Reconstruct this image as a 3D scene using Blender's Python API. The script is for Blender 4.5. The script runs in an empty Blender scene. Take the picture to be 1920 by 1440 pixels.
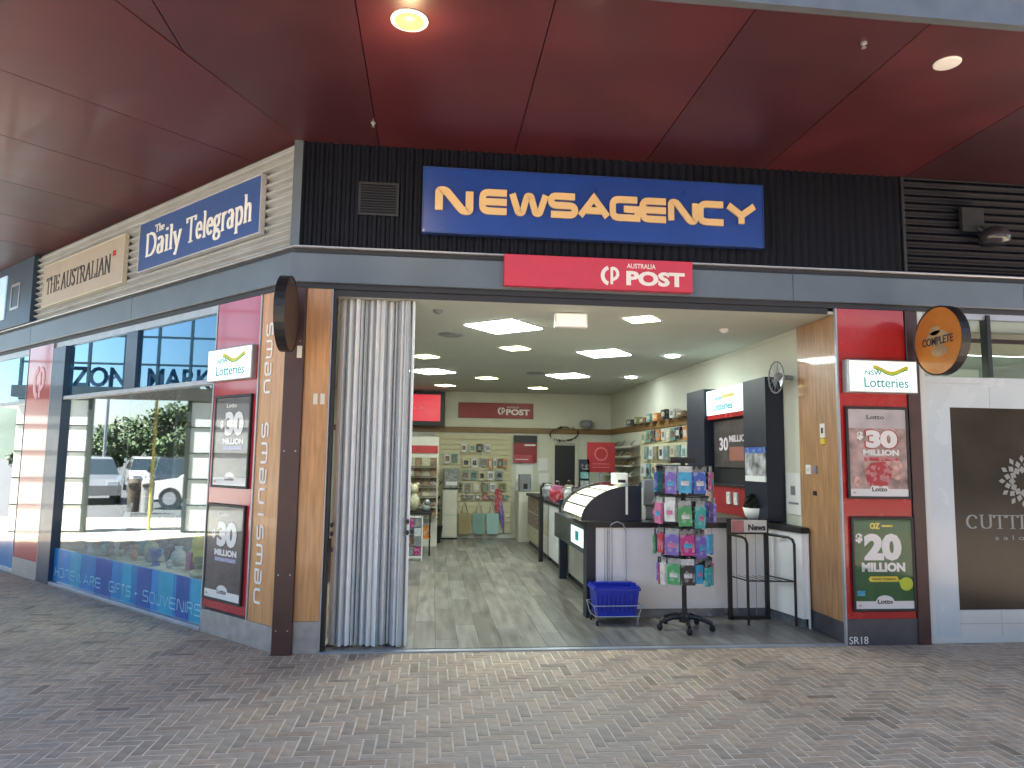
import bpy, bmesh, math, random
from mathutils import Vector, Matrix
random.seed(11)
R = math.radians
SC = bpy.context.scene
COL = SC.collection

# ------------------------------------------------------------------ camera
CAM = Vector((1.1755, -6.0763, 1.55)); YAW, PITCH, ROLL = R(6.2326), R(6.023), R(0.767); FPX = 1354.1
fw = Vector((math.sin(YAW)*math.cos(PITCH), math.cos(YAW)*math.cos(PITCH), math.sin(PITCH)))
rt = Vector((math.cos(YAW), -math.sin(YAW), 0)); up = rt.cross(fw)
rt2 = rt*math.cos(ROLL)+up*math.sin(ROLL); up2 = -rt*math.sin(ROLL)+up*math.cos(ROLL)
cd = bpy.data.cameras.new('camera'); cam = bpy.data.objects.new('camera', cd); COL.objects.link(cam)
m = Matrix((rt2, up2, -fw)).transposed().to_4x4(); m.translation = CAM; cam.matrix_world = m
cd.sensor_width = 36; cd.lens = 36*FPX/1920; cd.clip_start = .05; cd.clip_end = 2000
SC.camera = cam
# ------------------------------------------------------------------ sky, sun, exposure
W = bpy.data.worlds.new('World'); SC.world = W; W.use_nodes = True
nt = W.node_tree; nt.nodes.clear()
sky = nt.nodes.new('ShaderNodeTexSky'); sky.sky_type = 'NISHITA'; sky.sun_disc = False
SUN_EL, SUN_AZ = R(60), R(26.6)
sky.sun_elevation = SUN_EL; sky.sun_rotation = SUN_AZ; sky.air_density = 1.0; sky.dust_density = .8
bg = nt.nodes.new('ShaderNodeBackground'); bg.inputs['Strength'].default_value = .05
wo = nt.nodes.new('ShaderNodeOutputWorld')
nt.links.new(sky.outputs[0], bg.inputs[0]); nt.links.new(bg.outputs[0], wo.inputs[0])
sl = bpy.data.lights.new('sun', 'SUN'); sl.energy = 5.0; sl.angle = R(.53); sl.color = (1, .97, .91)
so = bpy.data.objects.new('sun', sl); COL.objects.link(so)
sdir = Vector((math.sin(SUN_AZ)*math.cos(SUN_EL), math.cos(SUN_AZ)*math.cos(SUN_EL), math.sin(SUN_EL)))
so.rotation_euler = sdir.to_track_quat('Z', 'Y').to_euler(); so.location = (0, 0, 30)
SC.view_settings.view_transform = 'Standard'; SC.view_settings.look = 'None'
SC.view_settings.exposure = 3.1; SC.view_settings.gamma = 1
SC.cycles.max_bounces = 8; SC.cycles.diffuse_bounces = 4; SC.cycles.glossy_bounces = 4; SC.cycles.transparent_max_bounces = 16
SC.cycles.caustics_reflective = False; SC.cycles.caustics_refractive = False
SC.cycles.sample_clamp_indirect = 6

# ------------------------------------------------------------------ materials
def mk(name, col, rough=.5, metal=0, var=.12, scale=6, bump=0, bscale=60, coat=0, emit=None, estr=0, spec=.5, alpha=1, streak=None, attr=None, dirt=0):
    M = bpy.data.materials.new(name); M.use_nodes = True
    n = M.node_tree.nodes; l = M.node_tree.links; b = n['Principled BSDF']
    b.inputs['Roughness'].default_value = rough; b.inputs['Metallic'].default_value = metal
    b.inputs['Specular IOR Level'].default_value = spec; b.inputs['Coat Weight'].default_value = coat
    b.inputs['Coat Roughness'].default_value = .06
    tc = n.new('ShaderNodeTexCoord'); mp = n.new('ShaderNodeMapping'); l.new(tc.outputs['Object'], mp.inputs[0])
    if streak: mp.inputs['Scale'].default_value = streak
    nz = n.new('ShaderNodeTexNoise'); nz.inputs['Scale'].default_value = scale; nz.inputs['Detail'].default_value = 6
    l.new(mp.outputs[0], nz.inputs['Vector'])
    mr = n.new('ShaderNodeMapRange'); mr.inputs['From Min'].default_value = .3; mr.inputs['From Max'].default_value = .7
    mr.inputs['To Min'].default_value = 1-var; mr.inputs['To Max'].default_value = 1+var
    l.new(nz.outputs[0], mr.inputs[0])
    vm = n.new('ShaderNodeVectorMath'); vm.operation = 'SCALE'; vm.inputs[0].default_value = col[:3]; l.new(mr.outputs[0], vm.inputs['Scale'])
    src = vm.outputs[0]
    if attr:
        at = n.new('ShaderNodeAttribute'); at.attribute_name = attr
        v2 = n.new('ShaderNodeVectorMath'); v2.operation = 'MULTIPLY'; l.new(src, v2.inputs[0]); l.new(at.outputs['Color'], v2.inputs[1]); src = v2.outputs[0]
    if dirt:
        n2 = n.new('ShaderNodeTexNoise'); n2.inputs['Scale'].default_value = 1.1; n2.inputs['Detail'].default_value = 8; n2.inputs['Roughness'].default_value = .7
        l.new(tc.outputs['Object'], n2.inputs['Vector'])
        m2 = n.new('ShaderNodeMapRange'); m2.inputs['From Min'].default_value = .35; m2.inputs['From Max'].default_value = .75
        m2.inputs['To Min'].default_value = 1; m2.inputs['To Max'].default_value = 1-dirt; l.new(n2.outputs[0], m2.inputs[0])
        v3 = n.new('ShaderNodeVectorMath'); v3.operation = 'SCALE'; l.new(src, v3.inputs[0]); l.new(m2.outputs[0], v3.inputs['Scale']); src = v3.outputs[0]
    l.new(src, b.inputs['Base Color'])
    rr = n.new('ShaderNodeMapRange'); rr.inputs['To Min'].default_value = max(0, rough-.08); rr.inputs['To Max'].default_value = min(1, rough+.1)
    l.new(nz.outputs[0], rr.inputs[0]); l.new(rr.outputs[0], b.inputs['Roughness'])
    if bump:
        nb = n.new('ShaderNodeTexNoise'); nb.inputs['Scale'].default_value = bscale; nb.inputs['Detail'].default_value = 5
        l.new(mp.outputs[0], nb.inputs['Vector'])
        bp = n.new('ShaderNodeBump'); bp.inputs['Strength'].default_value = bump; bp.inputs['Distance'].default_value = .01
        l.new(nb.outputs[0], bp.inputs['Height']); l.new(bp.outputs[0], b.inputs['Normal'])
    if emit:
        b.inputs['Emission Color'].default_value = (*emit, 1); b.inputs['Emission Strength'].default_value = estr
    return M

def glass(name, tint, boost=1.0, r0=.04, haze=0, hazecol=(.3, .5, .6), gcol=(.95, .98, 1)):
    M = bpy.data.materials.new(name); M.use_nodes = True
    n = M.node_tree.nodes; l = M.node_tree.links; n.clear()
    o = n.new('ShaderNodeOutputMaterial'); tr = n.new('ShaderNodeBsdfTransparent'); tr.inputs[0].default_value = (*tint, 1)
    gl = n.new('ShaderNodeBsdfGlossy'); gl.inputs['Roughness'].default_value = .0; gl.inputs[0].default_value = (*gcol, 1)
    lw = n.new('ShaderNodeLayerWeight'); lw.inputs[0].default_value = .5
    p = n.new('ShaderNodeMath'); p.operation = 'POWER'; p.inputs[1].default_value = 5; l.new(lw.outputs['Facing'], p.inputs[0])
    mu = n.new('ShaderNodeMath'); mu.operation = 'MULTIPLY_ADD'; mu.inputs[1].default_value = (1-r0)*boost; mu.inputs[2].default_value = r0*boost; mu.use_clamp = True
    l.new(p.outputs[0], mu.inputs[0])
    mx = n.new('ShaderNodeMixShader'); l.new(mu.outputs[0], mx.inputs[0])
    base = tr.outputs[0]
    if haze:
        df = n.new('ShaderNodeBsdfDiffuse'); df.inputs[0].default_value = (*hazecol, 1)
        m2 = n.new('ShaderNodeMixShader'); m2.inputs[0].default_value = haze
        l.new(tr.outputs[0], m2.inputs[1]); l.new(df.outputs[0], m2.inputs[2]); base = m2.outputs[0]
    l.new(base, mx.inputs[1]); l.new(gl.outputs[0], mx.inputs[2]); l.new(mx.outputs[0], o.inputs[0])
    return M

M = {}
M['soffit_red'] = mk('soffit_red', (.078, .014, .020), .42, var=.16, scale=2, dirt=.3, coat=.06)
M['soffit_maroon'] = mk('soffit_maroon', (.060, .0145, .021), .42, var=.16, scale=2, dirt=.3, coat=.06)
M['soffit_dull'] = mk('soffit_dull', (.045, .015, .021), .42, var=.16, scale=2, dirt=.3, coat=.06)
M['seam'] = mk('seam', (.022, .009, .011), .8)
M['fascia'] = mk('fascia', (.10, .115, .13), .4, metal=.2)
M['beam'] = mk('beam_metal', (.135, .170, .205), .38, metal=.25, var=.12, scale=1.5, dirt=.2)
M['beam_dark'] = mk('beam_dark', (.02, .022, .028), .5)
M['trim'] = mk('trim_metal', (.4, .41, .43), .35, metal=.6)
M['clad_dark'] = mk('clad_dark', (.0035, .005, .012), .5, spec=.22, var=.2, scale=2, dirt=.2)
M['clad_cream'] = mk('clad_cream', (.31, .325, .335), .45, var=.1, scale=3, dirt=.2)
M['post_brown'] = mk('post_brown', (.062, .026, .024), .4, var=.18, scale=5, dirt=.2)
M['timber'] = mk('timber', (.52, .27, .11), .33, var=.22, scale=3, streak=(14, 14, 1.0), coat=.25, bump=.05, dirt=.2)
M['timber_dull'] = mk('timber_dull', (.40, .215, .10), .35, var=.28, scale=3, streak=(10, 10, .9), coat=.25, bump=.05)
M['stone'] = mk('plinth_stone', (.33, .31, .29), .45, var=.15, scale=12, dirt=.2)
M['stone_dark'] = mk('plinth_dark', (.075, .075, .085), .4, var=.15, scale=10, dirt=.2)
M['red'] = mk('red_panel', (.42, .012, .016), .25, var=.05, coat=.5)
M['red_gloss'] = mk('red_gloss', (.38, .016, .03), .15, var=.05, coat=1)
M['post_red'] = mk('post_red', (.55, .03, .06), .35, var=.05, coat=.2)
M['blue_sign'] = mk('blue_sign', (.008, .050, .29), .3, var=.08, scale=3, coat=.3)
M['blue_dt'] = mk('blue_dt', (.035, .085, .27), .4, var=.06)
M['cream_sign'] = mk('cream_sign', (.40, .355, .31), .45, var=.05)
M['tan'] = mk('tan_letters', (.72, .50, .25), .4, var=.05)
M['white'] = mk('white_paint', (.78, .78, .76), .4, var=.04)
M['offwhite'] = mk('offwhite', (.6, .58, .48), .5, var=.06)
M['wall_in'] = mk('inner_wall', (.60, .60, .51), .7, var=.04, scale=2)
M['ceiling'] = mk('ceiling_paint', (.52, .55, .50), .8, var=.04, scale=2)
M['black'] = mk('black', (.012, .012, .014), .45, var=.1)
M['navy'] = mk('navy', (.01, .014, .03), .4, var=.1)
M['navy_post'] = mk('navy_post', (.02, .045, .09), .35, var=.1, coat=.3)
M['steel'] = mk('steel', (.5, .52, .55), .3, metal=.7)
M['alu'] = mk('aluminium', (.38, .41, .45), .35, metal=.4)
M['grey'] = mk('grey_plastic', (.22, .23, .25), .4)
M['slat'] = mk('shutter_slat', (.74, .78, .79), .42, metal=.15, var=.10, scale=5, streak=(30, 30, 1), dirt=.08)
M['blue_plastic'] = mk('blue_plastic', (.01, .03, .42), .35, var=.08)
M['glass'] = glass('window_glass', (.85, .93, .94), 2.7)
M['glass_blue'] = glass('transom_glass', (.30, .46, .56), 3.2, haze=.16, hazecol=(.03, .2, .42), gcol=(.55, .82, 1))
M['poster_glass'] = glass('poster_glass', (1, 1, 1), 1.6, .006)
M['glass_clear'] = glass('door_glass', (.9, .93, .92), .8)
M['glass_brown'] = mk('tinted_film', (.040, .033, .026), .2, var=.25, scale=2, spec=.25)
M['frost'] = mk('frosted_film', (.50, .58, .62), .25, var=.05, scale=2, coat=.35)
M['frost_low'] = mk('pale_door_paint', (.55, .59, .58), .3, var=.05, scale=2, coat=.3)
M['plank'] = mk('floor_plank', (.20, .19, .165), .33, var=.42, scale=2.2, streak=(7, .8, 1), attr='rnd', bump=.04)
M['brick'] = mk('paver', (.47, .35, .245), .62, var=.22, scale=14, attr='rnd', bump=.35, bscale=90, dirt=.28)
M['paving'] = mk('paver_far', (.38, .29, .215), .65, var=.25, scale=8, bump=.2)
M['mortar'] = mk('mortar', (.80, .67, .53), .9, var=.2, scale=9, dirt=.35)
M['light'] = mk('light_panel', (.9, .9, .9), .5, emit=(.88, 1, .96), estr=6.5)
M['light_warm'] = mk('light_yellow', (.9, .9, .8), .5, emit=(1, 1, .5), estr=1.6)
M['lamp'] = mk('lamp_warm', (.06, .045, .02), .4, emit=(1, .74, .2), estr=.17)
M['signlight'] = mk('sign_light', (.85, .9, .8), .4, var=.02, emit=(.80, .95, .78), estr=.12)
M['cabinet_light'] = mk('cabinet_light', (.9, .9, .8), .4, emit=(1, 1, .78), estr=.2)
M['cyan_light'] = mk('cyan_light', (.8, .9, .9), .4, emit=(.6, .95, .95), estr=.16)
M['screen_red'] = mk('screen_red', (.3, .02, .03), .3, emit=(.9, .04, .07), estr=.08)
M['teal_txt'] = mk('teal_text', (.03, .30, .38), .5)
M['txt_dark'] = mk('dark_text', (.03, .03, .035), .5)
M['green'] = mk('poster_green', (.003, .085, .02), .4, var=.12, scale=3)
M['lime'] = mk('lime', (.5, .62, .03), .4)
M['yellow'] = mk('yellow', (.72, .55, .04), .4)
M['gold'] = mk('gold_swoosh', (.62, .5, .08), .4)
M['card'] = mk('white_card', (.75, .75, .73), .5, var=.03)
M['plaza'] = mk('plaza_stone', (.45, .39, .30), .8, var=.08, scale=2)
M['asphalt'] = mk('asphalt', (.07, .068, .066), .85, var=.2, scale=4)
M['hill'] = mk('hill', (.06, .08, .06), .9, var=.3, scale=.05)
M['leaf'] = mk('leaf', (.05, .085, .022), .6, var=.5, scale=1.2)
M['leaf_orange'] = mk('leaf_orange', (.30, .11, .02), .6, var=.4, scale=1.2)
M['bark'] = mk('bark', (.09, .07, .05), .8)
M['rubber'] = mk('rubber', (.012, .012, .012), .8)
M['car_white'] = mk('car_white', (.7, .7, .7), .25, coat=1, var=.02)
M['car_silver'] = mk('car_silver', (.3, .3, .3), .3, metal=.5, coat=1, var=.02)
M['car_dark'] = mk('car_dark', (.03, .03, .035), .25, coat=1, var=.02)
M['car_glass'] = mk('car_glass', (.02, .03, .035), .05, coat=1)
M['plant'] = mk('plant', (.02, .03, .012), .7, var=.4, scale=20)
M['white_panel'] = mk('white_panel', (.72, .75, .70), .5, emit=(.9, 1, .92), estr=.06, var=.03)  # faint glow put into the panel colour for daylight, no lamp
M['concrete'] = mk('concrete', (.34, .33, .31), .8, var=.1, scale=1, dirt=.2)
M['cards_tan'] = mk('cards_tan', (.28, .19, .10), .5, var=.5, scale=14)
M['photo_pink'] = mk('photo_print', (.36, .25, .23), .4, var=.6, scale=9, coat=.3)
M['photo_dark'] = mk('photo_print_dark', (.05, .04, .045), .3, var=.6, scale=7, coat=.6)
M['disc_orange'] = mk('disc_orange', (.52, .20, .035), .35, var=.15, scale=4, coat=.3)
M['disc_brown'] = mk('disc_brown', (.05, .032, .028), .4, var=.2)
PAL = {'pink': (.55, .16, .30), 'magenta': (.42, .02, .18), 'blue': (.03, .10, .42), 'sky blue': (.04, .36, .60), 'turquoise': (.03, .38, .36),
       'green': (.05, .30, .10), 'purple': (.16, .10, .42), 'red': (.42, .03, .04), 'orange': (.55, .20, .04), 'white': (.62, .62, .60),
       'teal': (.10, .24, .23), 'beige': (.36, .30, .19), 'grey': (.22, .24, .23), 'brown': (.16, .09, .04), 'cream': (.55, .50, .33), 'black': (.015, .015, .018), 'olive': (.16, .17, .06)}
def mkprint(name, c):
    A = mk(name, c, .4, var=.15, scale=12); n = A.node_tree.nodes; l = A.node_tree.links; b = n['Principled BSDF']
    src = b.inputs['Base Color'].links[0].from_socket; tc = n['Texture Coordinate']
    vo = n.new('ShaderNodeTexVoronoi'); vo.inputs['Scale'].default_value = 34; l.new(tc.outputs['Object'], vo.inputs['Vector'])
    sp = n.new('ShaderNodeSeparateColor'); l.new(vo.outputs['Color'], sp.inputs[0])
    r = n.new('ShaderNodeMapRange'); r.inputs['From Min'].default_value = .62; r.inputs['From Max'].default_value = .66; r.inputs['To Max'].default_value = .5; l.new(sp.outputs[0], r.inputs[0])
    mx = n.new('ShaderNodeMix'); mx.data_type = 'RGBA'; l.new(r.outputs[0], mx.inputs[0]); l.new(src, mx.inputs[6])
    g = sum(c)/3; mx.inputs[7].default_value = (*[min(.7, q*.5+(.35 if g < .3 else .02)) for q in c], 1)
    l.new(mx.outputs[2], b.inputs['Base Color']); return A
PM = {k: mkprint('print_'+k.replace(' ', '_'), v) for k, v in PAL.items()}

# ------------------------------------------------------------------ builders
FRONT = Matrix.Identity(4)
LEFT = Matrix.Rotation(R(-45), 4, 'Z')          # local x runs to the right seen from outside, y goes inward
OFF = {}
class MB:
    def __init__(s): s.v = []; s.f = []; s.rnd = []
    def add(s, vs, fs, rnd=None):
        b = len(s.v); s.v += [tuple(q) for q in vs]; s.f += [tuple(i+b for i in f) for f in fs]
        if rnd is not None: s.rnd += [rnd]*len(vs)
        return s
    def box(s, x0, x1, y0, y1, z0, z1, rnd=None):
        return s.add([(x0,y0,z0),(x1,y0,z0),(x1,y1,z0),(x0,y1,z0),(x0,y0,z1),(x1,y0,z1),(x1,y1,z1),(x0,y1,z1)],
                     [(0,3,2,1),(4,5,6,7),(0,1,5,4),(1,2,6,5),(2,3,7,6),(3,0,4,7)], rnd)
    def bev(s, x0, x1, y0, y1, z0, z1, b=.01):       # box with its front (min y) edges chamfered
        vs = [(x0,y1,z0),(x1,y1,z0),(x1,y1,z1),(x0,y1,z1),(x0,y0+b,z0),(x1,y0+b,z0),(x1,y0+b,z1),(x0,y0+b,z1),
              (x0+b,y0,z0+b),(x1-b,y0,z0+b),(x1-b,y0,z1-b),(x0+b,y0,z1-b)]
        return s.add(vs, [(3,2,1,0),(8,9,10,11),(4,5,9,8),(5,6,10,9),(6,7,11,10),(7,4,8,11),(0,1,5,4),(1,2,6,5),(2,3,7,6),(3,0,4,7)])
    def prism(s, pts, z0, z1):                       # plan polygon (ccw from above) extruded up
        n = len(pts); vs = [(x,y,z0) for x,y in pts]+[(x,y,z1) for x,y in pts]
        return s.add(vs, [tuple(reversed(range(n))), tuple(range(n, 2*n))]+[(i,(i+1)%n,n+(i+1)%n,n+i) for i in range(n)])
    def prof(s, pts, y0, y1):                        # x-z outline extruded in y
        n = len(pts); vs = [(x,y0,z) for x,z in pts]+[(x,y1,z) for x,z in pts]
        return s.add(vs, [tuple(range(n)), tuple(reversed(range(n, 2*n)))]+[((i+1)%n,i,n+i,n+(i+1)%n) for i in range(n)])
    def tube(s, path, r, n=8, cap=True):
        P = [Vector(q) for q in path]; rings = []
        for i, p in enumerate(P):
            t = (P[min(i+1, len(P)-1)]-P[max(i-1, 0)]).normalized()
            a = Vector((0,0,1)) if abs(t.z) < .9 else Vector((1,0,0)); u = t.cross(a).normalized(); w = t.cross(u)
            rr = r[i] if isinstance(r, (list, tuple)) else r
            rings.append([p+u*rr*math.cos(2*math.pi*k/n)+w*rr*math.sin(2*math.pi*k/n) for k in range(n)])
        vs = [q for g in rings for q in g]; fs = []
        for i in range(len(P)-1):
            for k in range(n): fs.append((i*n+k, i*n+(k+1)%n, (i+1)*n+(k+1)%n, (i+1)*n+k))
        if cap: fs += [tuple(reversed(range(n))), tuple(range((len(P)-1)*n, len(P)*n))]
        return s.add(vs, fs)
    def lathe(s, c, prof, n=16):                     # (r,z) about a vertical axis at c
        vs = []; fs = []
        for r, z in prof: vs += [(c[0]+r*math.cos(2*math.pi*k/n), c[1]+r*math.sin(2*math.pi*k/n), c[2]+z) for k in range(n)]
        for i in range(len(prof)-1):
            for k in range(n): fs.append((i*n+k, i*n+(k+1)%n, (i+1)*n+(k+1)%n, (i+1)*n+k))
        fs += [tuple(reversed(range(n))), tuple(range((len(prof)-1)*n, len(prof)*n))]
        return s.add(vs, fs)
    def disc_y(s, c, rx, rz, y0, y1, n=24):
        return s.prof([(c[0]+rx*math.cos(2*math.pi*k/n), c[1]+rz*math.sin(2*math.pi*k/n)) for k in range(n)], y0, y1)
    def ball(s, c, rx, ry, rz, n=10, jit=0):
        vs = []; fs = []; mm = n//2+1
        for i in range(mm):
            th = math.pi*i/(mm-1)
            for k in range(n):
                ph = 2*math.pi*k/n; j = 1+random.uniform(-jit, jit)
                vs.append((c[0]+rx*j*math.sin(th)*math.cos(ph), c[1]+ry*j*math.sin(th)*math.sin(ph), c[2]+rz*j*math.cos(th)))
        for i in range(mm-1):
            for k in range(n): fs.append((i*n+k, (i+1)*n+k, (i+1)*n+(k+1)%n, i*n+(k+1)%n))
        return s.add(vs, fs)
    def mesh(s, name, mat, off=(0,0,0), smooth=False):
        me = bpy.data.meshes.new(name)
        me.from_pydata([(a-off[0], b-off[1], c-off[2]) for a, b, c in s.v], [], s.f); me.materials.append(mat)
        if s.rnd and len(s.rnd) == len(s.v):
            at = me.attributes.new('rnd', 'FLOAT_COLOR', 'POINT')
            at.data.foreach_set('color', [q for r in s.rnd for q in (r[0], r[1], r[2], 1)])
        if smooth: me.polygons.foreach_set('use_smooth', [True]*len(me.polygons))
        me.update(); return me
    def build(s, name, mat, parent=None, frame=FRONT, smooth=False, label=None):
        off = OFF.get(parent.name, (0,0,0)) if parent else (0,0,0)
        o = bpy.data.objects.new(name, s.mesh(name, mat, off, smooth)); COL.objects.link(o)
        if parent: o.parent = parent; OFF[o.name] = off
        else: o.matrix_world = frame
        if label: o['label'] = label
        return o
def thing(name, label, cat, loc=(0,0,0), frame=FRONT, group=None):
    o = bpy.data.objects.new(name, None); COL.objects.link(o); o.empty_display_size = .1
    o.matrix_world = frame @ Matrix.Translation(loc); OFF[o.name] = tuple(loc)
    o['label'] = label; o['category'] = cat
    if group: o['group'] = group
    return o
def tag(o, label, cat, group=None):
    o['label'] = label; o['category'] = cat
    if group: o['group'] = group
    return o
def single(name, mb, mat, label, cat, loc, frame=FRONT, group=None, smooth=False):   # a thing that is one mesh, origin at its base
    o = bpy.data.objects.new(name, mb.mesh(name, mat, loc, smooth)); COL.objects.link(o)
    o.matrix_world = frame @ Matrix.Translation(loc); OFF[o.name] = tuple(loc)
    return tag(o, label, cat, group)
def structure(o): o['kind'] = 'structure'; return o
def stuff(o): o['kind'] = 'stuff'; return o

# built-in font text fitted into a box of the x-z plane, front face at y
def text(s, x0, x1, z0, z1, y, mat, parent, name='lettering', bold=0, depth=.004, rot=False, frame=FRONT):
    cu = bpy.data.curves.new('t', 'FONT'); cu.body = s; cu.size = 1; cu.offset = bold; cu.extrude = .5; cu.resolution_u = 3
    ob = bpy.data.objects.new('t', cu); COL.objects.link(ob)
    dg = bpy.context.evaluated_depsgraph_get(); me = bpy.data.meshes.new_from_object(ob.evaluated_get(dg))
    vs = [v.co.copy() for v in me.vertices]; fs = [tuple(p.vertices) for p in me.polygons]
    bpy.data.objects.remove(ob); bpy.data.curves.remove(cu); bpy.data.meshes.remove(me)
    ax, bx = min(v.x for v in vs), max(v.x for v in vs); az, bz = min(v.y for v in vs), max(v.y for v in vs)
    b = MB(); out = []
    for v in vs:
        p, q = (v.x-ax)/(bx-ax), (v.y-az)/(bz-az)
        out.append((x0+(x1-x0)*p, y+(0 if v.z > 0 else depth), z0+(z1-z0)*q))
    b.add(out, fs); return b.build(name, mat, parent, frame)

def rnd_path(pts):       # corner points given as (x,y) or (x,y,r) -> polyline with rounded corners
    out = []
    for i, p in enumerate(pts):
        r = p[2] if len(p) > 2 else 0
        if r and 0 < i < len(pts)-1:
            c = Vector(p[:2]); a = Vector(pts[i-1][:2])-c; b = Vector(pts[i+1][:2])-c
            r1 = min(r, a.length*.5, b.length*.5); A = c+a.normalized()*r1; B = c+b.normalized()*r1
            for k in range(5):
                t = k/4; out.append(tuple(A*(1-t)**2+c*2*t*(1-t)+B*t*t))
        else: out.append(tuple(p[:2]))
    cl = [out[0]]
    for q in out[1:]:
        if (Vector(q)-Vector(cl[-1])).length > 1e-4: cl.append(q)
    return cl
def arc(cx, cy, rx, ry, a0, a1, n=10):
    return [(cx+rx*math.cos(R(a0+(a1-a0)*k/n)), cy+ry*math.sin(R(a0+(a1-a0)*k/n))) for k in range(n+1)]
def ribbon(mb, path, wf, fn, y0, y1):    # path in 2-D, half width wf(direction), fn maps (x,z)->(x,z)
    P = [Vector(p) for p in path]; n = len(P); L = []; Rr = []
    for i in range(n):
        d0 = (P[i]-P[i-1]).normalized() if i > 0 else None
        d1 = (P[i+1]-P[i]).normalized() if i < n-1 else None
        d = ((d0 or d1)+(d1 or d0)); d = d.normalized() if d.length > 1e-6 else (d1 or d0)
        nn = Vector((-d.y, d.x)); w = wf(d)
        if d0 and d1:
            c = max(.62, nn.dot(Vector((-d0.y, d0.x)))); w = w/c
        L.append(P[i]+nn*w); Rr.append(P[i]-nn*w)
    vs = []
    for i in range(n):
        a, b = fn(*L[i]), fn(*Rr[i])
        vs += [(a[0],y0,a[1]),(b[0],y0,b[1]),(a[0],y1,a[1]),(b[0],y1,b[1])]
    fs = []
    for i in range(n-1):
        k = 4*i; fs += [(k,k+1,k+5,k+4),(k+2,k+6,k+7,k+3),(k,k+4,k+6,k+2),(k+1,k+3,k+7,k+5)]
    fs += [(0,2,3,1),(4*n-4,4*n-3,4*n-1,4*n-2)]
    mb.add(vs, fs)
WB = 1.15
BLOCK = {   # wide rounded-square capitals, centre lines in a 1-high cell
 'N': (1.1, [[(0,0),(0,1,.22),(.24,1,.16),(.86,0,.16),(1.1,0,.22),(1.1,1)]]),
 'E': (1.05, [[(1.05,1),(0,1,.3),(0,0,.3),(1.05,0)], [(0,.5),(1.05,.5)]]),
 'W': (1.45, [[(0,1),(.26,0,.1),(.44,0,.1),(.64,.9,.08),(.81,.9,.08),(1.01,0,.1),(1.19,0,.1),(1.45,1)]]),
 'S': (1.05, [[(1.05,1),(0,1,.25),(0,.5,.25),(1.05,.5,.25),(1.05,0,.25),(0,0)]]),
 'A': (1.2, [[(0,0),(.6,1),(1.2,0)], [(.28,.3),(.92,.3)]]),
 'G': (1.1, [[(1.1,1),(0,1,.3),(0,0,.3),(1.1,0),(1.1,.48),(.5,.48)]]),
 'C': (1.05, [[(1.05,1),(0,1,.3),(0,0,.3),(1.05,0)]]),
 'Y': (1.2, [[(0,1),(.6,.45),(1.2,1)], [(.6,.5),(.6,0)]]),
 'n': (.85, [[(0,0),(0,1,.3),(.85,1,.3),(.85,0)]]),
 'e': (.85, [[(.85,0),(0,0,.3),(0,1,.3),(.85,1),(.85,.5),(0,.5)]]),
 'w': (1.2, [[(0,1),(0,0,.3),(1.2,0,.3),(1.2,1)], [(.6,0),(.6,.9)]]),
 's': (.85, [[(.85,1),(0,1,.25),(0,.5,.25),(.85,.5,.25),(.85,0,.25),(0,0)]]),
 'I': (.0, [[(0,0),(0,1)]]), 'F': (.8, [[(.8,1),(0,1,.25),(0,0)], [(0,.5),(.7,.5)]]),
 'T': (.85, [[(0,1),(.85,1)], [(.42,1),(.42,0)]]), 'O': (.9, [[(.45,1),(0,1,.25),(0,0,.25),(.9,0,.25),(.9,1,.25),(.45,1)]]),
 'U': (.85, [[(0,1),(0,0,.3),(.85,0,.3),(.85,1)]]), 'V': (.9, [[(0,1),(.45,0),(.9,1)]]), 'R': (.85, [[(0,0),(0,1),(.85,1,.25),(.85,.5,.25),(0,.5)], [(.45,.5),(.85,0)]]),
 'H': (.85, [[(0,0),(0,1)], [(.85,0),(.85,1)], [(0,.5),(.85,.5)]]), 'M': (1.1, [[(0,0),(0,1,.3),(1.1,1,.3),(1.1,0)], [(.55,1),(.55,.1)]]),
 '+': (.4, [[(0,.4),(.4,.4)], [(.2,.2),(.2,.6)]]), ' ': (.5, [])}
def block(s, x0, x1, z0, z1, y, mat, parent, t=.18, gap=.36, name='lettering', depth=.012, vertical=False):
    w = sum(BLOCK[c][0] for c in s)+gap*(len(s)-1)+t
    b = MB(); cur = t/2; k = 0
    for c in s:
        gw, strokes = BLOCK[c]
        for st in strokes:
            if vertical: fn = lambda u, v, cur=cur: (x1-(x1-x0)*v, z0+(z1-z0)*u/w)
            else: fn = lambda u, v, cur=cur: (x0+(x1-x0)*u/w, z0+(z1-z0)*v)
            pts = [(cur+px, t/2+py*(1-t)) for px, py in rnd_path(st)]
            ribbon(b, pts, lambda d: t/2, fn, y-.0003*k, y+depth); k = (k+1) % 3
        cur += gw+gap
    return b.build(name, mat, parent)
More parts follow.
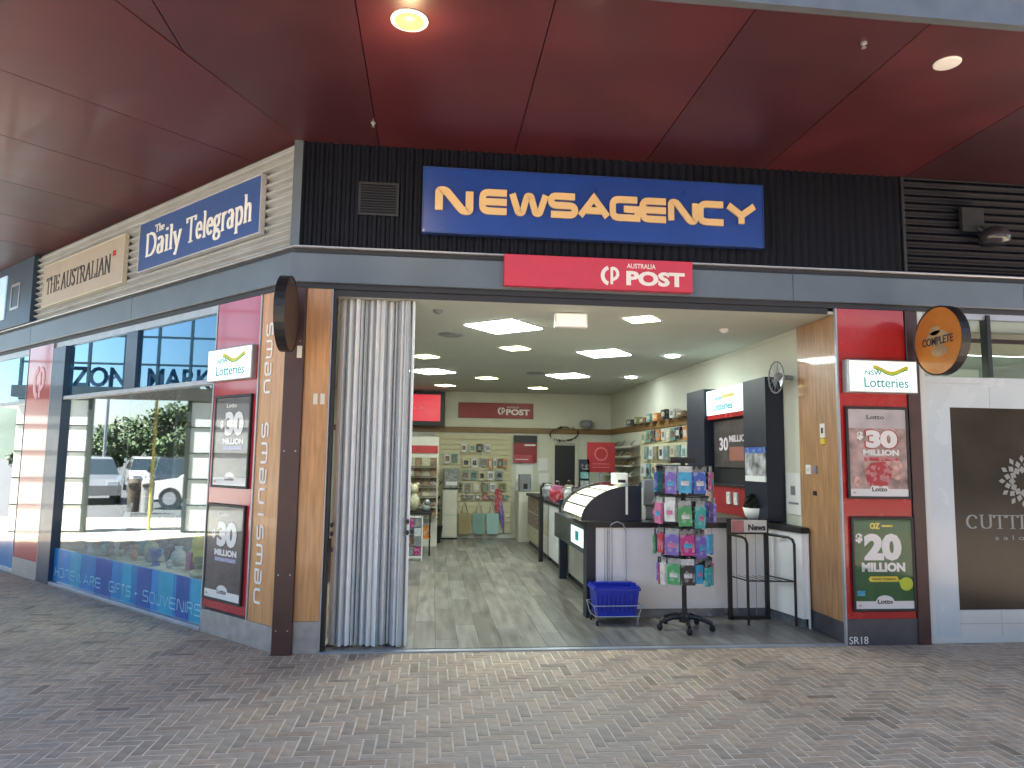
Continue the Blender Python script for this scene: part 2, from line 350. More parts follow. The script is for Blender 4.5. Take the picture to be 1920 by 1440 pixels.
# serif letters: (advance, strokes, serifs); thick verticals, thin horizontals
SER = {
 'T': (.72, [[(.36,0),(.36,1)], [(.03,.97),(.69,.97)], [(.04,1),(.04,.8)], [(.68,1),(.68,.8)]], [(.36,0,.16)]),
 'H': (.85, [[(.16,0),(.16,1)], [(.69,0),(.69,1)], [(.16,.52),(.69,.52)]], [(.16,0,.14),(.16,1,.14),(.69,0,.14),(.69,1,.14)]),
 'E': (.7, [[(.16,0),(.16,1)], [(.05,.97),(.6,.97)], [(.16,.52),(.46,.52)], [(.05,.03),(.64,.03)], [(.6,1),(.6,.8)], [(.64,0),(.64,.22)], [(.46,.62),(.46,.42)]], []),
 'A': (.85, [[(.1,0),(.42,1)], [(.42,1),(.74,0)], [(.22,.36),(.62,.36)]], [(.1,0,.11),(.74,0,.14)]),
 'U': (.82, [[(.16,1)]+arc(.41,.26,.25,.24,180,360)+[(.66,1)]], [(.16,1,.14),(.66,1,.12)]),
 'S': (.62, [[(.52,.82)]+arc(.3,.76,.2,.21,20,180,7)+[(.14,.66),(.48,.42)]+arc(.31,.25,.21,.23,0,-160,8)], []),
 'R': (.82, [[(.16,0),(.16,1)], [(.16,.97),(.36,.97)]+arc(.36,.74,.25,.23,90,-90)+[(.16,.51)], [(.4,.5),(.74,0)]], [(.16,0,.14),(.1,1,.1),(.76,0,.08)]),
 'L': (.68, [[(.16,0),(.16,1)], [(.05,.03),(.6,.03)], [(.6,0),(.6,.24)]], [(.16,1,.14)]),
 'I': (.36, [[(.18,0),(.18,1)]], [(.18,0,.14),(.18,1,.14)]),
 'N': (.86, [[(.15,0),(.15,1)], [(.15,1),(.7,0)], [(.7,0),(.7,1)]], [(.15,0,.12),(.1,1,.1),(.7,1,.12)]),
 'C': (.76, [[(.64,.74)]+arc(.4,.5,.3,.48,48,312,16)], []),
 'G': (.82, [[(.64,.76)]+arc(.4,.5,.3,.48,48,300,16)+[(.66,.1),(.66,.42)]], [(.66,.42,.12)]),
 'D': (.84, [[(.16,0),(.16,1)], [(.06,.97),(.34,.97)]+arc(.34,.5,.38,.47,90,-90,14)+[(.06,.03)]], []),
 'a': (.5, [arc(.2,.5,.16,.16,150,0,6)+[(.36,.5),(.36,.05),(.44,.02)], [(.36,.4)]+arc(.22,.18,.15,.18,80,320,10)], []),
 'i': (.28, [[(.15,0),(.15,.64)], [(.15,.84),(.15,.95)]], [(.15,0,.11),(.1,.64,.07)]),
 'l': (.28, [[(.15,0),(.15,1)]], [(.15,0,.11),(.1,1,.07)]),
 'y': (.52, [[(.08,.64),(.28,.04)], [(.46,.64),(.2,-.26),(.08,-.26)]], [(.08,.64,.1),(.46,.64,.08)]),
 'e': (.5, [[(.08,.36),(.44,.36)]+arc(.26,.34,.18,.3,8,320,14)], []),
 'g': (.52, [arc(.24,.44,.16,.2,0,360,14), [(.36,.6),(.48,.66)], [(.14,.28),(.1,.14),(.4,.08)], arc(.26,-.1,.2,.15,0,360,12)], []),
 'r': (.42, [[(.14,0),(.14,.64)], [(.14,.46)]+arc(.28,.48,.12,.16,140,50,5)], [(.14,0,.11),(.1,.64,.07)]),
 'p': (.56, [[(.14,-.28),(.14,.64)], [(.14,.5)]+arc(.3,.32,.18,.32,130,-130,12)], [(.14,-.28,.11),(.1,.64,.07)]),
 'h': (.56, [[(.14,0),(.14,1)], [(.14,.46)]+arc(.3,.46,.13,.18,150,0,6)+[(.43,0)]], [(.14,0,.1),(.43,0,.1),(.1,1,.07)]), ' ': (.26, [], [])}
def serif(s, x0, x1, z0, z1, y, mat, parent, thick=.13, thin=.055, zlo=0, zhi=1, name='lettering', depth=.006):
    w = sum(SER[c][0] for c in s); b = MB(); cur = 0; k = 0
    fn = lambda u, v: (x0+(x1-x0)*u/w, z0+(z1-z0)*(v-zlo)/(zhi-zlo))
    for c in s:
        adv, st, sf = SER[c]
        for p in st:
            ribbon(b, [(cur+a, q) for a, q in p], lambda d: (thick*abs(d.y)+thin*abs(d.x))/2, fn, y-.0003*k, y+depth); k = (k+1) % 4
        for sx, sz, hw in sf:
            ribbon(b, [(cur+sx-hw, sz), (cur+sx+hw, sz)], lambda d: thin/2, fn, y-.0003*k, y+depth); k = (k+1) % 4
        cur += adv
    return b.build(name, mat, parent)
def emblem(cx, cz, r, y, mat, bgmat, parent, rx=None):     # ringed letter emblem of the post sign
    rx = rx or r; b = MB()
    I_ = lambda u, v: (u, v)
    ribbon(b, [(cx-rx*.12+rx*.72*math.cos(R(a)), cz+r*.84*math.sin(R(a))) for a in range(100, 262, 10)], lambda d: rx*.2, I_, y, y+.004)
    ribbon(b, [(cx+rx*.12, cz-r*.9), (cx+rx*.12, cz+r*.9)], lambda d: rx*.14, I_, y-.0004, y+.004)
    ribbon(b, [(cx+rx*.12, cz+r*.80)]+[(cx+rx*.2+rx*.55*math.cos(R(a)), cz+r*.22+r*.58*math.sin(R(a))) for a in range(85, -95, -12)]+[(cx+rx*.12, cz-r*.36)], lambda d: rx*.16, I_, y-.0008, y+.004)
    return b.build('emblem', mat, parent)
def swoosh(x0, x1, z0, z1, y, parent, mats):
    for i, (mm, h) in enumerate(mats):
        pts = []
        n = 12
        for k in range(n+1):
            t = k/n; pts.append((x0+(x1-x0)*t, z1-(z1-z0)*(.1+.55*math.sin(t*math.pi*.95)**2*1.0)-(z1-z0)*.12*i))
        b = MB(); hw = (z1-z0)*h
        ribbon(b, pts, lambda d: hw, lambda u, v: (u, v), y-.0006*i, y+.003); b.build('swoosh', mm, parent)

# ------------------------------------------------------------------ ground
o = MB().box(-900, 900, -900, 900, -.10, -.06).build('ground', M['asphalt']); structure(o)
pav = MB().prism([(-4.5, -15), (14, -15), (14, 12), (-8.9, 12), (-8.9, 1.504), (-4.5, -2.998)], -.059, -.012).build('paving', M['paving']); structure(pav)
o = MB().prism([(-13.2, -15), (-4.504, -15), (-4.504, -3), (-8.904, 1.5), (-8.904, 22), (-13.2, 22)], -.059, -.012).build('pavement', M['plaza']); structure(o)  # pale stone extended nearer, out of view, to bounce light under the canopy
# mortar bed and herringbone pavers in front of the shop, 72 mm x 216 mm
field = [(-7.8,-2.9), (8.6,-2.9), (8.6,.0), (0,.0), (-7.8,7.8)]
MB().prism([(x, y) for x, y in field], -.0118, -.0022).build('mortar_bed', M['mortar'], pav)
def inside(x, y): return -7.8 < x < 8.6 and -2.9 < y and ((x >= 0 and y < .0) or (x < 0 and x+y < .0))
Wp, k3 = .070, 3; cells = []
for a in range(-260, 260):
    for b in range(-90, 90):
        hx, hy = a+k3*b, a-k3*b
        for (x, y, w, h) in ((hx, hy, k3, 1), (hx+2*k3-1, hy, 1, k3)):
            X0, Y0 = x*Wp, y*Wp; cx, cy = X0+w*Wp/2, Y0+h*Wp/2
            if -8 < cx < 8.7 and -3 < cy < 8 and (inside(X0, Y0) or inside(X0+w*Wp, Y0+h*Wp) or inside(X0+w*Wp, Y0) or inside(X0, Y0+h*Wp)): cells.append((X0, Y0, w*Wp, h*Wp))
def brick_col():
    t = random.random(); g = random.uniform(.84, 1.14)
    if t < .05: g *= .68
    w = random.uniform(-.05, .05); return (g*(1+w), g, g*(1-w))
def add_brick(mb, x, y, w, h, c, j=.0042, z=0):
    x0, x1, y0, y1 = x+j, x+w-j, y+j, y+h-j; e = .002
    mb.add([(x0,y0,-.0045),(x1,y0,-.0045),(x1,y1,-.0045),(x0,y1,-.0045),(x0+e,y0+e,z),(x1-e,y0+e,z),(x1-e,y1-e,z),(x0+e,y1-e,z)],
           [(4,5,6,7),(0,1,5,4),(1,2,6,5),(2,3,7,6),(3,0,4,7)], c)
def seen(x, y, z=0):
    d = Vector((x, y, z))-CAM; q = d.dot(fw)
    if q < .1: return False
    return abs(d.dot(rt2)/q) < 960/FPX and abs(d.dot(up2)/q) < 720/FPX
cells.sort(key=lambda c: (c[0]+c[2]/2-CAM.x)**2+(c[1]+c[3]/2-CAM.y)**2)
near = [c for c in cells if seen(c[0]+c[2]/2, c[1]+c[3]/2)][:300]; ns = set(near)
mbf = MB()
for c in cells:
    if c not in ns: add_brick(mbf, *c, brick_col(), z=random.uniform(-.0008, .0008))
stuff(mbf.build('brick_field', M['brick'], pav))
bm_lib = {}
for o_ in ('h', 'v'):
    bm_lib[o_] = []
    for i in range(14):
        b = MB(); w, h = (k3*Wp, Wp) if o_ == 'h' else (Wp, k3*Wp); add_brick(b, -w/2, -h/2, w, h, brick_col()); bm_lib[o_].append(b.mesh('brick', M['brick']))
for (x, y, w, h) in near:
    ob = bpy.data.objects.new('brick', random.choice(bm_lib['h' if w > h else 'v'])); COL.objects.link(ob); ob.parent = pav
    ob.location = (x+w/2, y+h/2, random.uniform(-.0008, .0008))

# ------------------------------------------------------------------ canopy soffit
HS = 4.229; DEP = 2.27
can = thing('canopy', 'dark red panelled canopy ceiling wrapping over the shop corner', 'canopy', (0, 0, HS))
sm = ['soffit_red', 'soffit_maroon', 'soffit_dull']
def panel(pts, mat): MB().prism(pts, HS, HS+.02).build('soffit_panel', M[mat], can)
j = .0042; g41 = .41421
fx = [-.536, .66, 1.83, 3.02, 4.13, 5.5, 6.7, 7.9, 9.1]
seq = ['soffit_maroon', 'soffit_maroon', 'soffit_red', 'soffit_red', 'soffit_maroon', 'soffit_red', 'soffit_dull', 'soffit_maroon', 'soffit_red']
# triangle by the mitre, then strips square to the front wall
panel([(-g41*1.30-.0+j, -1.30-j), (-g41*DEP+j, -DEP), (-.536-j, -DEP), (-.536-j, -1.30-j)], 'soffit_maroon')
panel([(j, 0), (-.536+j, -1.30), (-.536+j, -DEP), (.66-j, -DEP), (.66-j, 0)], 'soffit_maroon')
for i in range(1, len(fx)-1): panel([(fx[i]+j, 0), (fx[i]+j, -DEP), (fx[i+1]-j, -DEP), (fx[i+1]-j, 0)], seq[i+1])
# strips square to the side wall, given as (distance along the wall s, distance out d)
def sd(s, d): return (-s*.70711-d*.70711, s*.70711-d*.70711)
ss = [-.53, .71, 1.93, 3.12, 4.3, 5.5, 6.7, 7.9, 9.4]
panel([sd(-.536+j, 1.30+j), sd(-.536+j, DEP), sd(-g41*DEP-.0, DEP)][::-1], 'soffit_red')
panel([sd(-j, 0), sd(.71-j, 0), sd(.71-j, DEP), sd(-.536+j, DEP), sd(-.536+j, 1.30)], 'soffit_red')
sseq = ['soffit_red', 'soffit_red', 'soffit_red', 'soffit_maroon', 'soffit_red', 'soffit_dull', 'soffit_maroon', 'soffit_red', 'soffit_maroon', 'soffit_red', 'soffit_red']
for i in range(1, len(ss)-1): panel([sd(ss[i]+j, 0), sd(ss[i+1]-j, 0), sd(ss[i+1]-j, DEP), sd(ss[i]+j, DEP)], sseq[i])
e = -g41*(DEP+.0)
MB().prism([(0, .0), (e, -DEP), (9.1, -DEP), (9.1, .0)], HS+.022, HS+.06).build('backing_board', M['seam'], can)
MB().prism([(0, .0), sd(9.4, 0), sd(9.4, DEP), sd(e, DEP)], HS+.0225, HS+.06).build('backing_board', M['seam'], can)
MB().prism([(-g41*DEP, -DEP-.002), (-g41*(DEP+.06), -DEP-.06), (9.1, -DEP-.06), (9.1, -DEP-.002)], HS-.03, HS+.145).build('edge_fascia', M['fascia'], can)
MB().prism([(-g41*DEP, -DEP-.002), (-g41*(DEP+.075), -DEP-.075), (9.1, -DEP-.075), (9.1, -DEP-.002)], HS+.146, HS+.165).build('gutter_lip', M['card'], can)
MB().prism([sd(-g41*DEP, DEP+.002), sd(9.4, DEP+.002), sd(9.4, DEP+.06), sd(-g41*(DEP+.06), DEP+.06)], HS-.045, HS+.16).build('edge_fascia', M['fascia'], can)
M['sky_panel_blue'] = mk('sky_panel_blue', (.24, .60, .92), .4, var=.05, scale=1, dirt=.15)
MB().prism([(-g41*(DEP-.2), -DEP+.2), (9.1, -DEP+.2), (9.1, -DEP+.35), (-g41*(DEP-.2), -DEP+.35)], HS+.17, HS+1.35).build('sky_panel', M['sky_panel_blue'], can)  # added blue panel standing in for the sky above the canopy edge
# soffit lamps
lp = thing('downlight', 'warm glowing round downlight in the red canopy ceiling', 'ceiling light', (.974, -1.857, HS))
MB().lathe((.974, -1.857, HS), [(.115, .002), (.115, -.008), (.095, -.012)], 24).build('rim', M['white'], lp, smooth=False)
MB().lathe((.974, -1.857, HS), [(.09, -.010), (.086, -.02), (.06, -.03), (.01, -.034)], 24).build('lens', M['lamp'], lp, smooth=True)
ll = bpy.data.lights.new('added_soffit_glow', 'POINT'); ll.energy = 1.4; ll.color = (1, .78, .40); ll.shadow_soft_size = .05  # unseen light added below the downlight to warm the soffit around it
lo = bpy.data.objects.new('added_soffit_glow', ll); COL.objects.link(lo); lo.location = (.974, -1.857, HS-.20)
lp = thing('downlight', 'unlit pale round disc fitting in the canopy ceiling on the right', 'ceiling light', (4.534, -1.845, HS))
MB().lathe((4.534, -1.845, HS), [(.085, .002), (.085, -.006), (.075, -.012), (.02, -.014)], 24).build('cover', M['white'], lp)
for (x, y, lb) in ((.643, -.44, 'tiny white sprinkler head in the canopy ceiling above the corner'), (3.851, -1.99, 'tiny pale sprinkler head in the canopy ceiling beside the unlit disc')):
    single('sprinkler', MB().lathe((x, y, HS), [(.02, 0), (.02, -.01), (.008, -.014), (.008, -.03), (.016, -.034)], 10), M['steel'], lb, 'sprinkler', (x, y, HS))

# ------------------------------------------------------------------ shop shell (front runs along x, side wall turns back 45 degrees)
shop = thing('newsagency_shop', 'corner newsagency shop with ribbed cladding over a grey metal beam', 'shop', (0, 0, 0))
shopL = thing('display_shopfront', 'side front of the corner shop, cream ribbed cladding over a long display window', 'shop front', (0, 0, 0), LEFT)
def fbeam(prof, x1, name, mat):           # prof: (d out, z) loop, mitred at the corner
    n = len(prof); vs = [(-g41*d, -d, z) for d, z in prof]+[(x1, -d, z) for d, z in prof]
    MB().add(vs, [tuple(range(n)), tuple(reversed(range(n, 2*n)))]+[((i+1)%n, i, n+i, n+(i+1)%n) for i in range(n)]).build(name, mat, shop)
def lbeam(prof, s1, name, mat):
    n = len(prof); vs = [(g41*d, -d, z) for d, z in prof]+[(-s1, -d, z) for d, z in prof]
    MB().add(vs, [tuple(reversed(range(n))), tuple(range(n, 2*n))]+[(i, (i+1)%n, n+(i+1)%n, n+i) for i in range(n)]).build(name, mat, shopL)
for fn_, ln in ((fbeam, 9.1), (lbeam, 9.4)):
    fn_([(-.10, 3.0), (.05, 3.0), (.055, 3.006), (.055, 3.242), (.05, 3.248), (-.10, 3.248)], ln, 'beam', M['beam'])
    fn_([(-.10, 3.2482), (.012, 3.2482), (.012, 3.296), (-.10, 3.296)], ln, 'shadow_gap', M['beam_dark'])
    fn_([(-.10, 3.2962), (.04, 3.2962), (.045, 3.302), (.045, 3.312), (.0, 3.318), (-.10, 3.318)], ln, 'capping', M['trim'])
    fn_([(-.10, 2.955), (.02, 2.955), (.02, 2.9998), (-.10, 2.9998)], ln, 'soffit_trim', M['beam_dark'])
for x in (2.2, 4.35, 6.6): MB().box(x-.0025, x+.0025, -.0562, -.05, 3.004, 3.244).build('beam_joint', M['beam_dark'], shop)
for x in (-2.9, -5.9): MB().box(x-.0025, x+.0025, -.0562, -.05, 3.004, 3.244).build('beam_joint', M['beam_dark'], shopL)
def ribs_v(mb, x0, x1, z0, z1, pitch=.076, a=.012, y=0):
    n = int((x1-x0)/pitch*6); vs = []; fs = []
    for i in range(n+1):
        x = x0+(x1-x0)*i/n; c = math.cos(2*math.pi*(x-x0)/pitch); yy = y-a*max(-.75, min(.75, c*1.4)); vs += [(x, yy, z0), (x, yy, z1)]
    fs = [(2*i, 2*i+2, 2*i+3, 2*i+1) for i in range(n)]; mb.add(vs, fs)
def ribs_h(mb, x0, x1, z0, z1, pitch=.078, a=.027, y=0):
    n = int((z1-z0)/pitch*8); vs = []
    for i in range(n+1):
        z = z0+(z1-z0)*i/n; yy = y-a*math.cos(2*math.pi*(z-z0)/pitch); vs += [(x0, yy, z), (x1, yy, z)]
    mb.add(vs, [(2*i, 2*i+1, 2*i+3, 2*i+2) for i in range(n)])
b = MB(); ribs_v(b, .03, 5.45, 3.318, HS); b.build('ribbed_cladding', M['clad_dark'], shop)
b = MB(); ribs_h(b, -5.94, -.045, 3.318, HS+.0); b.build('ribbed_cladding', M['clad_cream'], shopL, smooth=True)
MB().box(-.045, .028, -.03, .03, 3.3185, HS-.001).build('corner_flashing', M['beam'], shop)
MB().box(5.452, 5.478, -.025, .0, 3.3185, HS-.001).build('cladding_trim', M['beam_dark'], shop)
# corner post and timber-faced column
MB().bev(-.042, .112, -.06, .10, .0, 2.9545, .006).build('corner_post', M['post_brown'], shop)
b = MB()
for z in (.19, .62, 1.6, 2.5):
    for x in (-.01, .08): b.disc_y((x, z), .006, .006, -.0625, -.06, 8)
b.build('bolt', M['trim'], shop)
MB().bev(.1125, .318, -.02, .10, .25, 2.9545, .003).build('timber_panel', M['timber'], shop)
MB().bev(.1125, .318, -.025, .10, .0, .2498, .003).build('plinth', M['stone'], shop)
MB().box(.3182, .326, -.024, .11, 0, 2.9545).build('edge_trim', M['alu'], shop)
MB().box(.3262, .352, -.0, .11, 0, 2.9545).build('shutter_jamb', M['black'], shop)
MB().box(.352, 4.70, -.0, .012, 2.90, 2.9545).build('header_trim', M['beam_dark'], shop)
MB().box(.352, 4.70, .0121, .22, 2.935, 2.9545).build('header_lining', M['offwhite'], shop)
MB().box(.36, 4.70, .12, .19, 2.915, 2.9348).build('shutter_track', M['black'], shop)
MB().box(.327, 4.76, -.035, .03, -.008, .012).build('threshold', M['alu'], shop)
# right column: red front, timber return
MB().box(4.79, 5.43, .012, .69, .02, 2.9545).build('column_core', M['stone_dark'], shop)
MB().bev(4.778, 5.425, -.012, .011, .222, 2.9545, .002).build('red_panel', M['red'], shop)
MB().bev(4.778, 5.46, -.016, .011, 0, .2218, .002).build('plinth', M['stone_dark'], shop)
MB().box(4.762, 4.7775, -.018, .012, 0, 2.9545).build('edge_trim', M['alu'], shop)
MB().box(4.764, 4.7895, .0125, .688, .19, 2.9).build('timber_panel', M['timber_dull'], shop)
MB().box(4.768, 4.7895, .0125, .688, .0, .1898).build('plinth', M['stone_dark'], shop)
MB().bev(5.43, 5.545, -.03, .10, .0, 2.9545, .005).build('brown_post', M['post_brown'], shop)
text('SR18', 4.792, 4.965, .012, .075, -.0185, M['white'], shop, 'unit_number')
# side wall: red poster panel, NEWS timber panel
MB().bev(-1.150, -.443, -.02, .08, .224, 2.9545, .003).build('red_panel', M['red_gloss'], shopL)
for x in (-1.168, -.4425): MB().box(x, x+.0175, -.026, .08, .2, 2.9545).build('edge_trim', M['alu'], shopL)
MB().bev(-.4248, -.052, -.015, .08, .2, 2.9545, .003).build('timber_panel', M['timber'], shopL)
MB().bev(-1.168, -.052, -.022, .08, 0, .1998, .003).build('plinth', M['stone'], shopL)
# window: sill, frame, glass, transom, mullions
MB().bev(-4.70, -1.17, -.03, .08, 0, .035, .004).build('sill', M['alu'], shopL)
MB().box(-5.08, -1.17, -.012, .08, 2.885, 2.9545).build('window_head', M['alu'], shopL)
MB().bev(-4.70, -1.17, -.022, .06, 2.215, 2.262, .004).build('transom', M['alu'], shopL)
MB().bev(-5.09, -4.70, -.035, .08, 0, 2.8848, .004).build('window_post', M['navy_post'], shopL)
MB().bev(-3.07, -2.81, -.012, .06, 2.2622, 2.8848, .004).build('transom_post', M['navy_post'], shopL)
for a, b_ in ((-4.70, -2.953), (-2.947, -1.172)): MB().box(a, b_, .02, .03, .035, 2.215).build('window_pane', M['glass'], shopL)
for a, b_ in ((-4.70, -3.07), (-2.81, -1.172)): MB().box(a, b_, .02, .03, 2.262, 2.885).build('transom_pane', M['glass_blue'], shopL)
dec = MB().box(-4.69, -1.18, .0155, .0195, .04, .43).build('window_decal', M['glass_blue'], shopL)
M['decal1'] = mk('decal_blue', (.012, .19, .48), .2, coat=.7, var=.25, scale=2.2, streak=(1, 1, .15)); dec.data.materials[0] = M['decal1']
M['decal2'] = mk('decal_deep', (.012, .08, .33), .2, coat=.7)
M['decal3'] = mk('decal_cyan', (.015, .30, .50), .2, coat=.7)
for i, (a, w, mm) in enumerate(((-1.42, .2, 'decal3'), (-1.7, .24, 'decal2'), (-2.05, .3, 'decal3'), (-2.5, .3, 'decal2'), (-2.85, .22, 'decal3'), (-3.5, .4, 'decal2'), (-4.2, .3, 'decal3'))):
    MB().box(a, a+w, .0135, .0154, .042, .428).build('decal_stripe', M[mm], dec)
M['decal_txt'] = mk('decal_text', (.25, .48, .62), .3)
block('SOUVENIRS', -2.36, -1.22, .105, .215, .0115, M['decal_txt'], dec, .11, .34, depth=.0015)
block('+', -2.56, -2.46, .13, .2, .0115, M['decal_txt'], dec, .11, .34, depth=.0015)
block('GIFTS', -3.14, -2.62, .105, .215, .0115, M['decal_txt'], dec, .11, .34, depth=.0015)
block('HOMEWARE', -4.62, -3.35, .105, .215, .0115, M['decal_txt'], dec, .11, .34, depth=.0015)
# NEWS running up the timber
for z0, z1 in ((.352, .99), (1.16, 1.84), (2.085, 2.69)): block('news', -.345, -.243, z0, z1, -.021, M['card'], shopL, .16, .42, depth=.005, vertical=True)
MB().box(-.335, -.25, -.021, -.0155, 1.065, 1.083).build('lettering', M['card'], shopL)

# ------------------------------------------------------------------ signs
def board(parent, x0, x1, z0, z1, d, mat, th=.05, name='panel', rim=None, rw=.012):
    p_ = MB().bev(x0, x1, -d, -d+th, z0, z1, .003).build(name, mat, parent)
    if rim:
        b = MB(); y0, y1 = -d-.006, -d+th
        b.box(x0-rw, x1+rw, y0, y1, z1, z1+rw).box(x0-rw, x1+rw, y0, y1, z0-rw, z0).box(x0-rw, x0, y0, y1, z0, z1).box(x1, x1+rw, y0, y1, z0, z1); b.build('frame', rim, parent)
    return p_
s = thing('shop_sign', 'long dark blue sign with tan raised block lettering NEWSAGENCY', 'sign', (2.56, 0, 3.46))
board(s, 1.05, 4.068, 3.466, 4.03, .085, M['blue_sign'], .06, rim=mk('sign_rim', (.02, .05, .2), .35), rw=.008)
block('N', 1.150, 1.475, 3.620, 3.860, -.112, M['tan'], s, .28, .3, depth=.018)
block('EWSAGENCY', 1.525, 4.005, 3.635, 3.858, -.112, M['tan'], s, .27, .24, depth=.018)
s = thing('post_sign', 'red sign on the grey beam with white POST lettering and round emblem', 'sign', (2.57, 0, 3.018))
board(s, 1.748, 3.398, 3.02, 3.294, .12, M['post_red'], .064)
emblem(2.667, 3.14, .083, -.1245, M['white'], M['post_red'], s)
text('POST', 2.805, 3.325, 3.062, 3.190, -.1245, M['white'], s, bold=.045)
text('AUSTRALIA', 2.81, 3.065, 3.213, 3.255, -.1245, M['white'], s, bold=.01)
s = thing('newspaper_sign', 'blue newspaper sign with white serif lettering on cream ribbed cladding', 'sign', (-1.64, 0, 3.5), LEFT)
board(s, -2.80, -.475, 3.51, 4.035, .06, M['blue_dt'], .045, rim=mk('sign_edge', (.5, .52, .55), .4), rw=.009)
serif('Daily', -2.66, -1.88, 3.575, 3.90, -.0635, M['white'], s, .15, .06, -.28, 1)
serif('Telegraph', -1.78, -.60, 3.575, 3.90, -.0635, M['white'], s, .15, .06, -.28, 1)
serif('The', -2.45, -2.25, 3.885, 3.965, -.0635, M['white'], s, .15, .06)
s = thing('newspaper_sign', 'pale cream newspaper sign with dark serif lettering and small red mark', 'sign', (-4.36, 0, 3.46), LEFT)
board(s, -5.54, -3.175, 3.465, 4.0, .06, M['cream_sign'], .045, rim=M['offwhite'], rw=.01)
serif('THE AUSTRALIAN', -5.44, -3.50, 3.62, 3.83, -.0635, M['txt_dark'], s, .14, .05)
MB().box(-3.46, -3.38, -.0635, -.06, 3.80, 3.86).build('red_mark', M['red'], s)
def lotto_box(x0, x1, z0, z1, frame, label, d=.12):
    s = thing('lightbox_sign', label, 'lightbox sign', ((x0+x1)/2, 0, z0), frame)
    MB().bev(x0, x1, -d, -.021, z0, z1, .004).build('box_housing', M['trim'], s)
    MB().box(x0+.012, x1-.012, -d-.002, -d+.002, z0+.012, z1-.012).build('light_panel', M['signlight'], s)
    w, h = x1-x0, z1-z0
    text('NSW', x0+.24*w, x0+.48*w, z0+.53*h, z0+.68*h, -d-.005, M['teal_txt'], s, depth=.002, bold=.02)
    text('Lotteries', x0+.22*w, x0+.86*w, z0+.16*h, z0+.46*h, -d-.005, M['teal_txt'], s, depth=.002, bold=.012)
    swoosh(x0+.36*w, x0+.86*w, z0+.50*h, z0+.84*h, -d-.004, s, ((M['gold'], .10), (M['lime'], .08), (PM['green'], .05)))
    return s
lotto_box(4.806, 5.459, 2.185, 2.478, FRONT, 'white lit lotteries box above the red column posters beside the orange disc')
lotto_box(-1.20, -.475, 2.222, 2.518, LEFT, 'white lit lotteries box jutting from red side panel near NEWS lettering', .07)
def poster_case(x0, x1, z0, z1, frame, label, art):
    s = thing('poster_case', label, 'poster', ((x0+x1)/2, 0, z0), frame)
    y = -.045; rw = .022
    b = MB()
    b.bev(x0, x1, y, -.0205, z1-rw, z1, .004).bev(x0, x1, y, -.0205, z0, z0+rw, .004).bev(x0, x0+rw, y+.0005, -.0205, z0+rw-.001, z1-rw+.001, .004).bev(x1-rw, x1, y+.0005, -.0205, z0+rw-.001, z1-rw+.001, .004)
    b.build('frame', M['black'], s)
    art(s, x0+rw, x1-rw, z0+rw, z1-rw, -.034)
    MB().box(x0+rw, x1-rw, -.041, -.0395, z0+rw, z1-rw).build('cover_glass', M['poster_glass'], s)
    return s
def art_thirty(dark):
    def f(s, x0, x1, z0, z1, y):
        w, h = x1-x0, z1-z0; P_ = lambda a: x0+a*w; Q = lambda a: z0+a*h
        MB().box(x0, x1, y, y+.01, z0, z1).build('poster_print', M['photo_dark'] if dark else M['photo_pink'], s)
        if not dark:
            MB().box(x0+.002, x1-.002, y-.0006, y, Q(.78), z1-.002).build('print_sky', M['poster_sky'], s)
            b = MB(); 
            for i in range(9):
                cx, cz = random.uniform(.12, .9), random.uniform(.16, .42)
                b.disc_y((P_(cx), Q(cz)), w*random.uniform(.05, .11), h*random.uniform(.05, .09), y-.0009-.0001*i, y, 10)
            b.build('print_crowd', M['print_skin'], s)
            b = MB(); b.prof([(P_(.3), Q(.12)), (P_(.68), Q(.12)), (P_(.74), Q(.3)), (P_(.6), Q(.4)), (P_(.36), Q(.38)), (P_(.26), Q(.28))], y-.002, y); b.build('print_chair', PM['red'], s)
        text('Lotto', P_(.32), P_(.62), Q(.885), Q(.935), y-.003, M['txt_dark'] if not dark else M['card'], s, depth=.002, bold=.01)
        tm = M['card']
        om = M['red'] if not dark else M['black']
        text('$', P_(.14), P_(.25), Q(.64), Q(.74), y-.003, tm, s, depth=.002, bold=.05)
        text('30', P_(.29), P_(.84), Q(.55) if not dark else Q(.56), Q(.76) if not dark else Q(.84), y-.003, tm, s, depth=.002, bold=.06)
        text('30', P_(.27), P_(.86), (Q(.54) if not dark else Q(.55)), (Q(.77) if not dark else Q(.85)), y-.0018, om, s, depth=.001, bold=.075)
        text('MILLION', P_(.24), P_(.86), Q(.465), Q(.535), y-.003, tm, s, depth=.002, bold=.05)
        MB().box(P_(.26), P_(.84), y-.002, y, Q(.405), Q(.445)).build('print_strip', M['print_lilac'] if dark else PM['red'], s)
        foot(s, x0, x1, z0, z1, y)
    return f
M['poster_sky'] = mk('poster_sky', (.46, .42, .43), .4, var=.2, coat=.3); M['print_skin'] = mk('print_skin', (.55, .33, .28), .4, var=.5, scale=20, coat=.3); M['print_lilac'] = mk('print_lilac', (.32, .32, .52), .4, var=.3, scale=30)
def foot(s, x0, x1, z0, z1, y):
    w, h = x1-x0, z1-z0
    b = MB().box(x0, x1, y-.001, y, z0, z0+.085*h); b.disc_y((x0+.5*w, z0+.075*h), .16*w, .075*h, y-.0014, y, 20); b.build('print_footer', M['card'], s)
    text('Lotto', x0+.37*w, x0+.63*w, z0+.055*h, z0+.105*h, y-.003, M['txt_dark'], s, depth=.001, bold=.03)
    text('18+', x0+.05*w, x0+.10*w, z0+.03*h, z0+.05*h, y-.003, M['txt_dark'], s, depth=.001)
